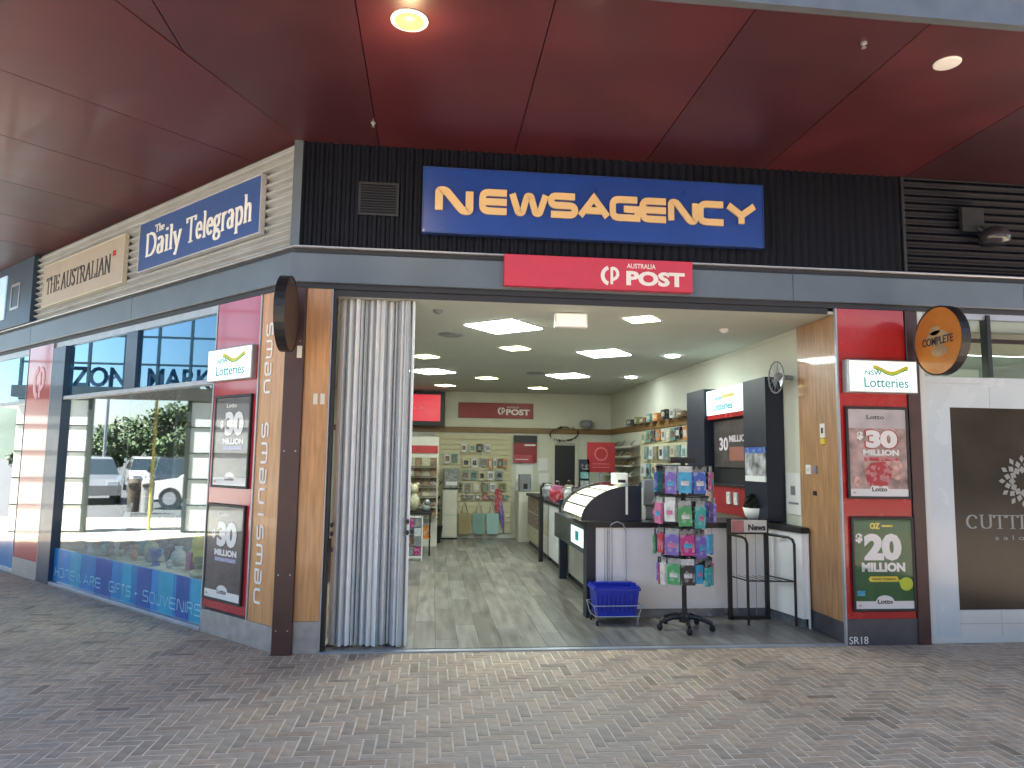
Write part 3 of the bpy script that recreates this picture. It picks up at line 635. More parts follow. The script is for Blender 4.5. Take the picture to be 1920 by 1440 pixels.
def art_twenty(s, x0, x1, z0, z1, y):
    w, h = x1-x0, z1-z0; P_ = lambda a: x0+a*w; Q = lambda a: z0+a*h
    MB().box(x0, x1, y, y+.01, z0, z1).build('poster_print', M['green'], s)
    text('OZ', P_(.28), P_(.46), Q(.89), Q(.96), y-.002, M['yellow'], s, depth=.001, bold=.05)
    MB().box(P_(.49), P_(.68), y-.002, y, Q(.915), Q(.935)).build('print_strip', M['yellow'], s)
    text('$', P_(.03), P_(.15), Q(.73), Q(.84), y-.002, M['card'], s, depth=.001, bold=.05)
    text('20', P_(.17), P_(.82), Q(.535), Q(.84), y-.002, M['card'], s, depth=.001, bold=.06)
    text('MILLION', P_(.12), P_(.87), Q(.41), Q(.515), y-.002, M['card'], s, depth=.001, bold=.055)
    b = MB(); b.prof([(P_(.26), Q(.30)), (P_(.72), Q(.30)), (P_(.75), Q(.33)), (P_(.72), Q(.36)), (P_(.26), Q(.36)), (P_(.23), Q(.33))], y-.002, y); b.build('print_button', M['yellow'], s)
    text('DRAW TONIGHT', P_(.29), P_(.70), Q(.317), Q(.342), y-.0035, M['green'], s, depth=.001, bold=.02)
    b = MB(); b.disc_y((P_(.88), Q(.275)), .115*w, .075*h, y-.0016, y, 20); b.prof([(P_(.72), Q(.315)), (P_(.80), Q(.265)), (P_(.86), Q(.33))], y-.0013, y); b.build('print_ball', M['lime'], s)
    MB().box(P_(.03), P_(.16), y-.0015, y, Q(.145), Q(.2)).build('print_badge', PM['sky blue'], s)
    foot(s, x0, x1, z0, z1, y)
poster_case(4.818, 5.407, 1.254, 2.067, FRONT, 'pinkish thirty million lottery poster in black frame under the right lit box', art_thirty(False))
poster_case(4.832, 5.414, .288, 1.098, FRONT, 'green twenty million lottery poster in black frame low on red column', art_twenty)
poster_case(-1.086, -.494, 1.275, 2.092, LEFT, 'dark thirty million poster on side panel, directly under the lit box', art_thirty(True))
poster_case(-1.125, -.506, .300, 1.135, LEFT, 'dark thirty million poster on side panel, lower one near the pavement', art_thirty(True))
# blade discs standing out square from the front
def blade(x, z, r, dy, fm, label, txt=None):
    s = thing('disc_sign', label, 'sign', (x, dy, z-r))
    n = 32; vs = []; 
    def ring(xx, rr): return [(xx, dy+rr*math.cos(2*math.pi*k/n), z+rr*math.sin(2*math.pi*k/n)) for k in range(n)]
    prof = [(-.032, r-.012), (-.04, r), (.04, r), (.032, r-.012)]
    for xx, rr in prof: vs += ring(x+xx, rr)
    fs = [(i*n+k, (i+1)*n+k, (i+1)*n+(k+1)%n, i*n+(k+1)%n) for i in range(3) for k in range(n)]
    MB().add(vs, fs).build('rim', M['black'], s)
    for sx in (-1, 1):
        v = ring(x+sx*.034, r-.012); MB().add(v, [tuple(range(n)) if sx > 0 else tuple(reversed(range(n)))]).build('face', fm, s)
    MB().box(x-.02, x+.02, dy+r-.004, -.061, z-.05, z+.05).build('bracket', M['black'], s)
    if txt:   # lettering on the face that looks to the left, readable from outside
        T = MB()
        cu = bpy.data.curves.new('t', 'FONT'); cu.body = txt[0]; cu.extrude = .5; cu.resolution_u = 3; cu.offset = .02
        ob = bpy.data.objects.new('t', cu); COL.objects.link(ob); me = bpy.data.meshes.new_from_object(ob.evaluated_get(bpy.context.evaluated_depsgraph_get()))
        vs = [v_.co.copy() for v_ in me.vertices]; fs = [tuple(p_.vertices) for p_ in me.polygons]; bpy.data.objects.remove(ob)
        ax, bx = min(v_.x for v_ in vs), max(v_.x for v_ in vs); az, bz = min(v_.y for v_ in vs), max(v_.y for v_ in vs)
        T.add([(x-.0345-(.003 if v_.z > 0 else 0), dy+.19-.38*(v_.x-ax)/(bx-ax), z+.0-.035+.07*(v_.y-az)/(bz-az)) for v_ in vs], fs); T.build('lettering', M['txt_dark'], s)
        D = MB()
        for cy, cz, ry, rz in ((.0, .02, .14, .07), (-.02, -.09, .1, .05), (.03, .09, .07, .04)):
            D.add([(x-.0348, dy+cy+ry*math.cos(2*math.pi*k/16), z+cz+rz*math.sin(2*math.pi*k/16)) for k in range(16)], [tuple(reversed(range(16)))])
        D.build('pale_smudge', M['print_tan'], s)
M['print_tan'] = mk('print_tan', (.40, .30, .17), .4, var=.3)
blade(.03, 2.655, .295, -.40, M['disc_brown'], 'dark brown round disc sign seen edge-on on the corner post')
blade(5.50, 2.62, .30, -.385, M['disc_orange'], 'orange round disc sign with black rim by the pale salon front', ('COMPLETE',))
# little fittings
s = thing('vent_grille', 'small dark louvred vent grille left of the blue sign', 'vent', (.67, 0, 3.6))
MB().box(.50, .84, -.016, -.0095, 3.61, 3.9).build('frame', M['beam_dark'], s)
for i in range(11): MB().box(.52, .82, -.022, -.0162, 3.63+i*.0235, 3.643+i*.0235).build('louvre', M['clad_dark'], s)
for x, z, fr, lb in ((.215, 2.03, FRONT, 'left one of two small white plates on the front timber'), (.272, 2.03, FRONT, 'right one of two small white plates on the front timber')):
    single('wall_plate', MB().bev(x-.019, x+.019, -.028, -.0205, z-.045, z+.045, .003), M['offwhite'], lb, 'switch plate', (x, -.02, z-.045))
single('wall_plate', MB().bev(.058, .098, -.068, -.0605, 2.36, 2.46, .003), M['offwhite'], 'small pale plate on the brown corner post below the disc', 'switch plate', (.078, -.06, 2.36))
def rplate(y, z, w, h, mat, lb, name='wall_plate', cat='switch plate', dot=None):
    s = thing(name, lb, cat, (4.764, y, z-h/2)); MB().box(4.752, 4.7635, y-w/2, y+w/2, z-h/2, z+h/2).build('cover', mat, s)
    if dot: MB().box(4.748, 4.7515, y-w*.2, y+w*.2, z-h*.2, z+h*.2).build('button', dot, s)
rplate(.52, 1.50, .085, .09, M['card'], 'white light switch on timber column side inside the doorway', dot=M['offwhite'])
rplate(.40, 1.50, .05, .07, M['grey'], 'grey switch with purple button on the timber column side', dot=PM['purple'])
rplate(.246, 1.86, .075, .13, M['card'], 'white key switch box with black lock high on timber column side', 'key_switch', 'switch', M['black'])
rplate(.246, 1.76, .075, .05, M['yellow'], 'yellow warning tag under the key switch on timber column', 'warning_tag', 'tag')
rplate(.42, 1.28, .05, .04, M['black'], 'small black lock plate on the timber column side', 'lock_plate', 'lock')

# ------------------------------------------------------------------ folding shutter door, stacked open
s = thing('folding_shutter', 'white concertina shutter door of tall slats folded open at the left', 'shutter door', (.67, .18, 0))
xs = .362; random.seed(5); wid = [random.choice((.014, .018, .024, .032, .042)) for _ in range(25)]; tot = sum(wid); n = 25; acc = xs
sm_ = [M['slat'], mk('slat_grey', (.52, .57, .61), .4, metal=.2, var=.08, scale=5, streak=(30, 30, 1), dirt=.15), mk('slat_pale', (.78, .81, .81), .45, var=.05, dirt=.1), mk('slat_dark', (.42, .46, .50), .4, metal=.2, var=.08)]  # slats alternate in pale and darker grey tones
for i in range(n):
    x0 = acc; acc += wid[i]/tot*(.985-xs); x1 = acc-.0012
    fold = math.sin(i/n*math.pi*6+.6)
    y0 = .13+.03*fold+random.uniform(-.022, .022); dz = random.uniform(-.012, .012)
    tilt = (1 if i % 2 else -1)*random.uniform(.008, .03)
    b = MB(); q = 5; vs = []
    for k in range(q+1):
        t = k/q; xx = x0+(x1-x0)*t; yy = y0+tilt*(t-.5)*2-.008*math.sin(math.pi*t)
        vs += [(xx, yy, .028+dz*.6), (xx, yy, 2.9), (xx, yy+.05, .028+dz*.6), (xx, yy+.05, 2.9)]
    fs = []
    for k in range(q):
        a = 4*k; fs += [(a, a+4, a+5, a+1), (a+2, a+3, a+7, a+6), (a, a+2, a+6, a+4), (a+1, a+5, a+7, a+3)]
    fs += [(0, 1, 3, 2), (4*q, 4*q+2, 4*q+3, 4*q+1)]
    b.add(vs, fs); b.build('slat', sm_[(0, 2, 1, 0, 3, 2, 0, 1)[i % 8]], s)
MB().box(.985, 1.003, .10, .20, .02, 2.9).build('leading_edge', M['slat'], s)
for x, w in ((.385, .03), (.52, .05), (.70, .05), (.88, .05)):
    MB().box(x-w, x+w, .12, .17, .012, .03).build('floor_guide', M['black'], s)
for x, z in ((.374, 1.0), (.374, .93), (.374, .80), (.99, 1.03), (.99, .94)):
    MB().disc_y((x, z), .014, .02, .062, .092, 12).build('lock', M['black'], s)

# ------------------------------------------------------------------ interior shell
fl = MB().prism([(.1, .0), (4.8, .0), (4.8, 8.4), (-4.1, 8.4), (-4.1, 4.25)], -.010, .004).build('floor', M['seam']); structure(fl)
pw, ln = .185, 1.25
for i in range(26):
    x0 = 4.76-(i+1)*pw; off = (i*.43) % 1.0*ln; y = -off
    while y < 8.4:
        a, b_ = max(y, .032), min(y+ln, 8.4); xa = x0
        if b_-a > .05 and a > -x0+.15:
            g = random.uniform(.72, 1.2); w = random.uniform(-.03, .03)
            bb = MB(); bb.box(xa+.001, xa+pw-.001, a+.001, b_-.001, .0045, .016, (g*(1+w), g, g*(1-w))); bb.build('plank', M['plank'], fl)
        y += ln
wl = MB().box(-4.3, 4.95, 8.4, 8.55, -.01, 3.0).build('wall', M['wall_in']); structure(wl)
wr = MB().box(4.80, 4.95, .69, 8.3998, -.01, 3.0).build('wall', M['wall_in']); structure(wr)
wp = MB().box(-4.25, -4.1, 4.25, 8.3998, -.01, 3.0).build('wall', M['wall_in']); structure(wp)
ce = MB().prism([(.14, .015), (4.9, .015), (4.9, 8.45), (-4.15, 8.45), (-4.15, 4.35)], 2.906, 2.93).build('ceiling', M['ceiling']); structure(ce)
bandm = mk('timber_band', (.20, .11, .035), .45, var=.2, scale=3, streak=(1, 1, 8))
MB().box(-4.0, 4.79, 8.375, 8.3995, 2.09, 2.2).build('timber_band', bandm, wl)
MB().box(4.775, 4.7995, 3.46, 8.374, 2.09, 2.2).build('timber_band', bandm, wr)
MB().box(4.79, 4.7998, .70, 8.39, 2.86, 2.905).build('cornice', M['wall_in'], wr)
M['slatwall'] = mk('slatwall', (.56, .52, .34), .5, var=.05)
for i in range(19):
    MB().box(1.33, 2.76, 8.36, 8.374, .12+i*.102, .12+i*.102+.094).build('slat_board', M['slatwall'], wl)
    MB().box(4.764, 4.7745, 3.48, 6.15, .12+i*.102, .12+i*.102+.094).build('slat_board', M['slatwall'], wr)
MB().box(1.22, 1.325, 8.33, 8.374, .0, 2.085).build('wall_upright', M['slatwall'], wl)
# ceiling lights
def tpl(cx, cy, h, rot, label, warm=False, grp=None):
    s = thing('ceiling_light', label, 'ceiling light', (cx, cy, 2.906), FRONT, grp)
    def sq(r): return [(cx+r*math.cos(R(rot+90*k)), cy+r*math.sin(R(rot+90*k))) for k in range(4)]
    MB().prism(sq(h+.03), 2.899, 2.9055).build('frame', M['white'], s)
    MB().prism(sq(h), 2.893, 2.8988).build('diffuser', M['light_warm' if warm else 'light'], s)
tpl(1.87, 1.14, .40, 5, 'big white diamond-set light panel nearest the shop entrance')
tpl(3.30, 2.73, .36, 8, 'big white diamond-set light panel over the counter')
tpl(3.30, 5.20, .36, 8, 'big white light panel farther back over the right aisle')
tpl(1.15, 5.10, .36, 8, 'big white light panel farther back beside the shutter edge')
tpl(-.7, 2.3, .36, 8, 'added unseen white light panel brightening the side window display')  # unseen panel added to light the window goods
for x, y, lb in ((3.13, .52, 'small yellowish light just inside the doorway beside the hanging sign'), (2.15, 2.53, 'small yellowish light behind the nearest big panel'), (1.06, 3.46, 'small yellowish light next to the shutter edge'),
                 (2.05, 5.80, 'small light in middle of far ceiling'), (1.39, 7.17, 'small light near the back wall above the television'), (3.12, 7.25, 'small light near the back wall above the wall sign')):
    tpl(x, y, .19, 8, lb, True)
for x, y, lb in ((4.20, 2.79, 'round spotlight beside right wall nearer the counter'), (4.33, 5.19, 'round spotlight beside right wall farther back')):
    single('spotlight', MB().lathe((x, y, 2.906), [(.09, 0), (.09, -.01), (.08, -.014), (.01, -.015)], 16), M['light'], lb, 'ceiling light', (x, y, 2.906))
for x, y, lb in ((1.35, 1.73, 'round grey ceiling vent near the shutter'), (2.75, 5.0, 'round grey ceiling vent in the middle of the far ceiling')):
    single('ceiling_vent', MB().lathe((x, y, 2.906), [(.14, 0), (.14, -.008), (.1, -.02), (.03, -.022)], 20), M['grey'], lb, 'vent', (x, y, 2.906))
for x, y, lb in ((1.2, .45, 'tiny grey sprinkler in ceiling by the shutter top'), (4.1, .9, 'white dome smoke detector on ceiling near right wall')):
    single('ceiling_fitting', MB().lathe((x, y, 2.906), [(.045, 0), (.045, -.02), (.025, -.035), (.01, -.04)], 14), M['grey' if x < 2 else 'white'], lb, 'ceiling fitting', (x, y, 2.906))
s = thing('hanging_sign', 'blank white sign box hung under the ceiling just inside', 'sign', (2.415, .36, 2.76))
MB().bev(2.263, 2.567, .335, .385, 2.765, 2.9, .005).build('box_housing', M['white'], s)
MB().box(2.28, 2.55, .332, .3349, 2.78, 2.885).build('face', mk('exit_face', (.75, .78, .70), .4, emit=(.9, 1, .85), estr=.06), s)

# ------------------------------------------------------------------ back of the shop
s = thing('television', 'black wall television with plain red screen high in the back corner', 'television', (1.02, 8.2, 2.19))
MB().bev(.62, 1.41, 8.15, 8.22, 2.19, 2.87, .01).build('case', M['black'], s)
MB().box(.66, 1.32, 8.143, 8.149, 2.29, 2.81).build('screen', M['screen_red'], s)
MB().box(1.0, 1.08, 8.221, 8.398, 2.5, 2.6).build('bracket', M['black'], s)
text('post office', .72, 1.05, 2.52, 2.56, 8.139, M['white'], s, depth=.002)
s = thing('post_sign', 'dark red wall sign with white POST lettering on the back wall', 'sign', (2.44, 8.39, 2.38))
M['post_dark'] = mk('post_dark_red', (.26, .015, .02), .4, var=.1)
MB().bev(1.685, 3.195, 8.36, 8.3995, 2.385, 2.69, .006).build('panel', M['post_dark'], s)
emblem(2.55, 2.53, .075, 8.355, M['card'], M['post_dark'], s)
text('POST', 2.64, 3.12, 2.45, 2.57, 8.355, M['card'], s, bold=.04); text('AUSTRALIA', 2.65, 2.9, 2.59, 2.625, 8.355, M['card'], s)
s = thing('post_poster', 'red and black post poster hanging left of the back doorway', 'poster', (3.03, 8.36, 1.48))
MB().box(2.80, 3.275, 8.358, 8.368, 1.50, 2.05).build('poster_print', M['post_dark'], s)
MB().box(2.80, 3.275, 8.354, 8.3575, 1.90, 2.05).build('print_band', M['black'], s)
MB().box(3.02, 3.24, 8.352, 8.3535, 1.84, 1.87).build('print_strip', M['card'], s)
MB().box(2.80, 3.18, 8.35, 8.357, 1.50, 1.66).build('print_label', mk('label_red', (.40, .06, .08), .5), s)
MB().box(2.83, 3.1, 8.346, 8.3495, 1.56, 1.575).build('print_strip', M['card'], s)
s = thing('doorway', 'dark back doorway with pale jambs in the rear wall', 'doorway', (3.83, 8.39, 0))
MB().box(3.64, 4.05, 8.37, 8.3995, 0, 1.86).build('dark_sheet', M['black'], s)  # flat black sheet painted as the dark space beyond the doorway
for x in (3.585, 4.052): MB().box(x, x+.052, 8.35, 8.3995, 0, 1.90).build('jamb', M['offwhite'], s)
MB().box(3.585, 4.104, 8.352, 8.3993, 1.9002, 1.95).build('lintel', M['offwhite'], s)
s = thing('wreath', 'dark dried wreath on the timber band above the back doorway', 'wreath', (3.82, 8.3, 1.95))
b = MB()
for k in range(60):
    a = random.uniform(0, 2*math.pi); r_ = random.uniform(.6, 1.1); c = (3.82+.27*math.cos(a), 8.32+random.uniform(-.03, .03), 2.09+.12*math.sin(a))
    d = Vector((math.cos(a+1.2), random.uniform(-.3, .3), math.sin(a+1.2)))*.09*r_; q = Vector(c); b.add([q, q+d*.5+Vector((0, 0, .02)), q+d, q+d*.5-Vector((0, .02, .02))], [(0, 1, 2, 3)])
b.build('twigs', mk('twig', (.06, .055, .03), .8), s)
single('basket_ornament', MB().lathe((4.25, 8.2, 2.205), [(.06, 0), (.13, .05), (.14, .12), (.10, .16)], 14), M['grey'], 'round grey ornament on the band near the back right corner', 'ornament', (4.25, 8.2, 2.205))
# hanging packs on the back slat wall
random.seed(21)
ORD = 'first second third fourth fifth sixth seventh eighth ninth tenth eleventh twelfth thirteenth fourteenth'.split()
def packs(rows, y, axis='x', group='packs hanging on the slat walls', where='back slat wall'):
    for z, h, x0, x1, w, cols, rowname in rows:
        x = x0; i = 0
        while x+w*.8 < x1:
            c = cols[i % len(cols)]; ww = w*random.uniform(.75, 1.0); hh = h*random.uniform(.8, 1.0); th = random.uniform(.02, .05)
            lb = f'{c} pack, {ORD[i]} from the {"left" if axis == "x" else "doorway"} in the {rowname} row of {where}'
            if axis == 'x': s_ = thing('hanging_pack', lb, 'pack', (x+ww/2, y, z-hh), FRONT, group); bb = MB().box(x, x+ww, y-th, y, z-hh, z); cc = MB().box(x+ww*.2, x+ww*.8, y-th-.003, y-th-.0002, z-hh*.75, z-hh*.25)
            else: s_ = thing('hanging_pack', lb, 'pack', (y, x+ww/2, z-hh), FRONT, group); bb = MB().box(y-th, y, x, x+ww, z-hh, z); cc = MB().box(y-th-.003, y-th-.0002, x+ww*.2, x+ww*.8, z-hh*.75, z-hh*.25)
            bb.build('card', PM[c], s_); c2 = random.choice(['black', 'white', 'grey', 'brown', 'teal']); cc.build('item', PM[c2 if c2 != c else 'grey'], s_)
            x += w*1.12; i += 1
packs([(1.86, .17, 1.75, 2.45, .14, ['white', 'cream', 'black', 'white', 'grey'], 'top'), (1.66, .2, 1.42, 1.75, .13, ['white', 'teal'], 'upper left'),
       (1.58, .19, 1.78, 2.3, .16, ['cream', 'white', 'grey'], 'second'), (1.58, .22, 2.3, 2.72, .085, ['orange', 'white', 'brown', 'orange'], 'second right'),
       (1.33, .2, 1.78, 2.72, .15, ['grey', 'teal', 'cream', 'white'], 'third'), (1.1, .2, 1.5, 2.72, .15, ['white', 'olive', 'grey', 'cream', 'brown'], 'fourth'), (.86, .1, 1.78, 2.72, .12, ['brown', 'grey', 'olive', 'red'], 'lowest')], 8.345)
packs([(2.06, .2, 3.5, 6.0, .22, ['white', 'orange', 'black', 'teal', 'cream'], 'top'), (1.80, .22, 3.5, 6.0, .23, ['olive', 'white', 'teal', 'cream', 'grey', 'white'], 'second'),
       (1.52, .24, 3.5, 6.0, .25, ['black', 'cream', 'teal', 'white', 'grey'], 'third'), (1.22, .2, 3.5, 6.0, .22, ['white', 'grey', 'cream', 'brown'], 'fourth')], 4.75, 'y', 'packs hanging on the right slat wall', 'right slat wall')
random.seed(8)
for k, (c, w, h) in enumerate((('black', .3, .10), ('olive', .16, .12), ('brown', .22, .09), ('teal', .2, .13), ('orange', .26, .12), ('black', .2, .15), ('white', .18, .13), ('brown', .3, .08))):
    y = 6.4-k*.38
    p_ = thing('boxed_gift', f'{c} boxed gift, {ORD[k]} from the back corner on the right wall band', 'box', (4.70, y, 2.2), FRONT, 'boxed gifts standing on the timber band')
    MB().bev(4.66, 4.77, y, y+w, 2.2005, 2.2+h, .004).build('carton', PM[c], p_); MB().box(4.656, 4.6598, y+w*.2, y+w*.8, 2.2+h*.3, 2.2+h*.75).build('front_label', PM['cream' if c != 'white' else 'grey'], p_)
# card ledges on the right wall near the back corner
s = thing('card_rack', 'tilted greeting card ledges on the right wall near the back', 'card rack', (4.7, 7.2, .9))
for i in range(6):
    z = .95+i*.17
    MB().add([(4.774, 6.2, z+.04), (4.774, 8.3, z+.04), (4.60, 8.3, z), (4.60, 6.2, z), (4.60, 6.2, z+.025), (4.60, 8.3, z+.025)], [(0, 1, 2, 3), (3, 2, 5, 4)]).build('ledge', M['offwhite'], s)
    for k in range(13):
        y = 6.22+k*.158; h = random.uniform(.09, .14)
        MB().add([(4.62, y, z+.02), (4.62, y+.13, z+.02), (4.70, y+.13, z+h), (4.70, y, z+h)], [(0, 1, 2, 3), (3, 2, 1, 0)]).build('card', random.choice([M['cards_tan'], PM['brown'], PM['cream'], PM['grey'], PM['white'], PM['beige']]), s)
# card stand on the left
s = thing('card_stand', 'tiered stand of brown cards under a red header by shutter edge', 'card stand', (.9, 6.8, 0))
MB().box(.45, 1.30, 7.0, 7.04, 0, 1.95).build('back_panel', M['offwhite'], s)
MB().box(.45, 1.28, 6.97, 6.999, 1.66, 1.79).build('header', mk('header_red', (.42, .03, .03), .4), s)
for i in range(6):
    z = .55+i*.175
    MB().add([(.47, 6.99, z), (1.28, 6.99, z), (1.28, 6.8, z-.03), (.47, 6.8, z-.03)], [(0, 1, 2, 3), (3, 2, 1, 0)]).build('shelf', M['offwhite'], s)
    for k in range(6):
        x = .49+k*.132; MB().add([(x, 6.83, z), (x+.118, 6.83, z), (x+.118, 6.9, z+.15), (x, 6.9, z+.15)], [(0, 1, 2, 3), (3, 2, 1, 0)]).build('card', random.choice([M['cards_tan'], PM['brown'], PM['cream'], PM['beige'], M['cards_tan']]), s)
# stuff beside it
s = thing('magazine_rack', 'white framed floor rack of dark magazines by the shutter edge', 'magazine rack', (.95, 5.2, 0))
b = MB(); b.box(.80, 1.07, 5.14, 5.16, .06, .09).box(.80, 1.07, 5.14, 5.16, .66, .68).box(1.05, 1.07, 5.14, 5.16, .09, .66).box(.80, .82, 5.14, 5.16, .09, .66)
b.build('frame', M['card'], s); MB().box(.82, 1.05, 5.162, 5.18, .09, .66).build('backboard', M['grey'], s)
for i in range(4):
    for k in range(2): MB().box(.83+k*.11, .93+k*.11, 5.145, 5.161, .10+i*.14, .225+i*.14).build('magazine', random.choice([PM['black'], PM['brown'], PM['grey'], PM['magenta'], PM['white']]), s)
b = MB()
for x in (.81, 1.06): b.box(x-.01, x+.01, 5.14, 5.3, 0, .059)
b.build('foot', M['card'], s)
s = thing('plush_display', 'dark display table holding yellow toys beside the card stand', 'display table', (1.02, 5.9, 0))
MB().box(.72, 1.2, 5.7, 6.2, .66, .70).build('table_top', M['black'], s)
for x in (.74, 1.16):
    for y in (5.72, 6.16): MB().box(x, x+.025, y, y+.025, 0, .66).build('leg', M['black'], s)
single('plush_toy', MB().ball((.9, 5.9, .86), .1, .09, .16).ball((.9, 5.88, 1.07), .08, .075, .08).ball((.84, 5.89, 1.14), .025, .02, .03, 8).ball((.96, 5.89, 1.14), .025, .02, .03, 8), PM['cream'], 'cream plush toy sitting on the dark display table', 'plush toy', (.9, 5.9, .70), smooth=True)
single('plush_toy', MB().ball((1.1, 5.95, .76), .07, .06, .06).ball((1.12, 5.93, .85), .05, .045, .05), PM['grey'], 'small grey plush toy lying on the dark display table', 'plush toy', (1.1, 5.95, .70), smooth=True)
single('carton', MB().box(1.02, 1.18, 5.75, 5.95, .30, .48).box(1.0, 1.2, 5.72, 6.0, .282, .2995), PM['orange'], 'tan carton on a shelf below the display table', 'carton', (1.1, 5.85, .28))
s = thing('potted_plant', 'tall dark green plant in front of the back slat wall', 'potted plant', (1.27, 7.6, 0))
MB().lathe((1.27, 7.6, 0), [(.1, 0), (.14, .3), (.15, .32), (.12, .31)], 14).build('pot', M['black'], s)
b = MB()
for k in range(90):
    q = Vector((1.27+random.gauss(0, .06), 7.6+random.gauss(0, .08), random.uniform(.35, 1.15))); d = Vector((random.gauss(0, 1), random.gauss(0, 1), random.gauss(.2, .6))).normalized()*.11; e_ = d.cross(Vector((0, 0, 1))).normalized()*.025
    b.add([q, q+d*.5+e_, q+d, q+d*.5-e_], [(0, 1, 2, 3)])
b.build('foliage', mk('plant_dark', (.015, .045, .03), .6, var=.4), s)
s = thing('white_cabinet', 'narrow white floor cabinet before the back slat wall', 'cabinet', (1.53, 8.2, 0))
MB().bev(1.40, 1.69, 8.1, 8.355, .05, .96, .006).build('body', mk('cab_white', (.5, .54, .47), .5), s)
MB().box(1.42, 1.67, 8.092, 8.0995, .08, .46).build('door', M['offwhite'], s); MB().box(1.42, 1.67, 8.092, 8.0995, .5, .93).build('door', M['offwhite'], s)
MB().box(1.39, 1.70, 8.11, 8.35, 0, .0498).build('base', M['black'], s)
s = thing('framed_unit', 'grey and white printer unit standing above the narrow white cabinet', 'printer', (1.55, 8.25, 1.0))
MB().bev(1.42, 1.72, 8.18, 8.355, 1.0, 1.38, .006).build('body', PM['grey'], s); MB().box(1.46, 1.68, 8.172, 8.1795, 1.05, 1.12).build('tray', M['card'], s)
for x, c, lb in ((1.72, 'beige', 'beige tote bag hanging first from the narrow white cabinet'), (2.0, 'teal', 'teal tote bag hanging between the beige and pale bags'), (2.27, 'turquoise', 'pale turquoise tote bag hanging rightmost at back wall')):
    s = thing('tote_bag', lb, 'bag', (x+.12, 8.3, .1), FRONT)
    mm = mk('bag_'+c, {'beige': (.30, .24, .13), 'teal': (.18, .30, .26), 'turquoise': (.30, .46, .45)}[c], .8, var=.12)
    MB().add([(x+.02, 8.28, .1), (x+.24, 8.28, .1), (x+.24, 8.34, .1), (x+.02, 8.34, .1), (x, 8.29, .5), (x+.25, 8.29, .5), (x+.25, 8.34, .5), (x, 8.34, .5)], [(3, 2, 1, 0), (4, 5, 6, 7), (0, 1, 5, 4), (1, 2, 6, 5), (2, 3, 7, 6), (3, 0, 4, 7)]).build('body', mm, s)
    MB().tube([(x+.06, 8.30, .49), (x+.09, 8.31, .64), (x+.12, 8.33, .73), (x+.155, 8.31, .64), (x+.19, 8.30, .49)], .009, 6).build('handle', PM['grey' if c != 'beige' else 'brown'], s)
single('umbrella', MB().tube([(2.62, 8.3, .12), (2.58, 8.3, .45), (2.53, 8.31, .8)], [.012, .045, .03], 8), PM['purple'], 'purple rolled umbrella hanging beside the turquoise tote bag', 'umbrella', (2.6, 8.3, .1))
single('scarf', MB().box(2.44, 2.54, 8.30, 8.33, .58, .98).box(2.47, 2.57, 8.28, 8.2995, .52, .9), PM['red'], 'reddish scarf hanging above the turquoise tote bag', 'scarf', (2.5, 8.3, .5))

# ------------------------------------------------------------------ service counter
random.seed(33)
s = thing('service_counter', 'long white L-shaped counter with black top and grey kick plate', 'counter', (3.8, 1.5, 0))
MB().prism([(2.82, 1.10), (4.60, 1.10), (4.69, .56), (4.745, .56), (4.745, 1.6), (2.82, 1.6)], .10, .895).build('front_panel', mk('counter_white', (.88, .88, .87), .35, var=.02, dirt=.04), s)
MB().prism([(2.86, 1.14), (4.62, 1.14), (4.70, .60), (4.74, .60), (4.74, 1.6), (2.86, 1.6)], .012, .0998).build('kick_plate', mk('kick', (.30, .32, .36), .25, metal=.6, var=.1), s)
MB().prism([(2.73, 1.07), (4.58, 1.07), (4.67, .53), (4.747, .53), (4.747, 1.75), (2.73, 1.75)], .8952, .95).build('counter_top', M['black'], s)
for x in (2.905, 2.935, 2.98): MB().box(x, x+.006, 1.094, 1.0998, .105, .89).build('edge_groove', M['trim'], s)
MB().box(4.735, 4.747, .535, .5595, .012, .895).build('end_trim', M['white'], s)
MB().box(2.725, 2.818, 1.095, 1.25, .012, .8948).build('corner_post', M['navy'], s)
MB().box(2.99, 3.4, 1.601, 3.44, .10, .894).build('side_panel', mk('side_white', (.5, .49, .42), .4), s)
MB().box(3.02, 3.4, 1.601, 3.44, .012, .0998).build('kick_plate', M['black'], s)
ap = MB().box(2.76, 2.985, 1.26, 3.2, .60, .894).build('apron', mk('apron', (.012, .03, .045), .3, coat=.5), s)
MB().box(2.752, 2.7595, 1.36, 2.05, .655, .84).build('lit_sign', M['cyan_light'], s)
MB().box(2.749, 2.7518, 1.62, 1.8, .70, .80).build('sign_print', PM['turquoise'], s)
MB().box(2.88, 2.97, 3.45, 3.56, .012, 1.04).build('dark_post', M['navy'], s)
MB().box(2.84, 2.90, 5.03, 5.12, .012, 1.0).build('dark_post', M['black'], s)
for y0, y1 in ((3.57, 4.28), (4.29, 5.02), (5.13, 6.1), (6.11, 7.5)):
    p_ = MB().box(2.99, 3.45, y0, y1, .10, .90).build('drawer_unit', M['white'] if y0 < 5.1 else M['offwhite'], s)
    for k in range(3): MB().box(2.982, 2.9895, y0+.02, y1-.02, .12+k*.26, .36+k*.26).build('drawer', M['card'] if y0 < 5.1 else random.choice([PM['cream'], PM['brown'], PM['white']]), p_)
    MB().box(3.02, 3.45, y0, y1, .012, .0998).build('kick_plate', M['black'], s)
    MB().box(2.95, 3.5, y0, y1, .9002, .94).build('counter_top', M['black'], s)
MB().box(2.98, 3.4, 3.441, 3.569, .8, .94).build('counter_top', M['black'], s)
MB().box(2.99, 3.4, 1.76, 3.44, .8942, .948).build('counter_top', M['black'], s)
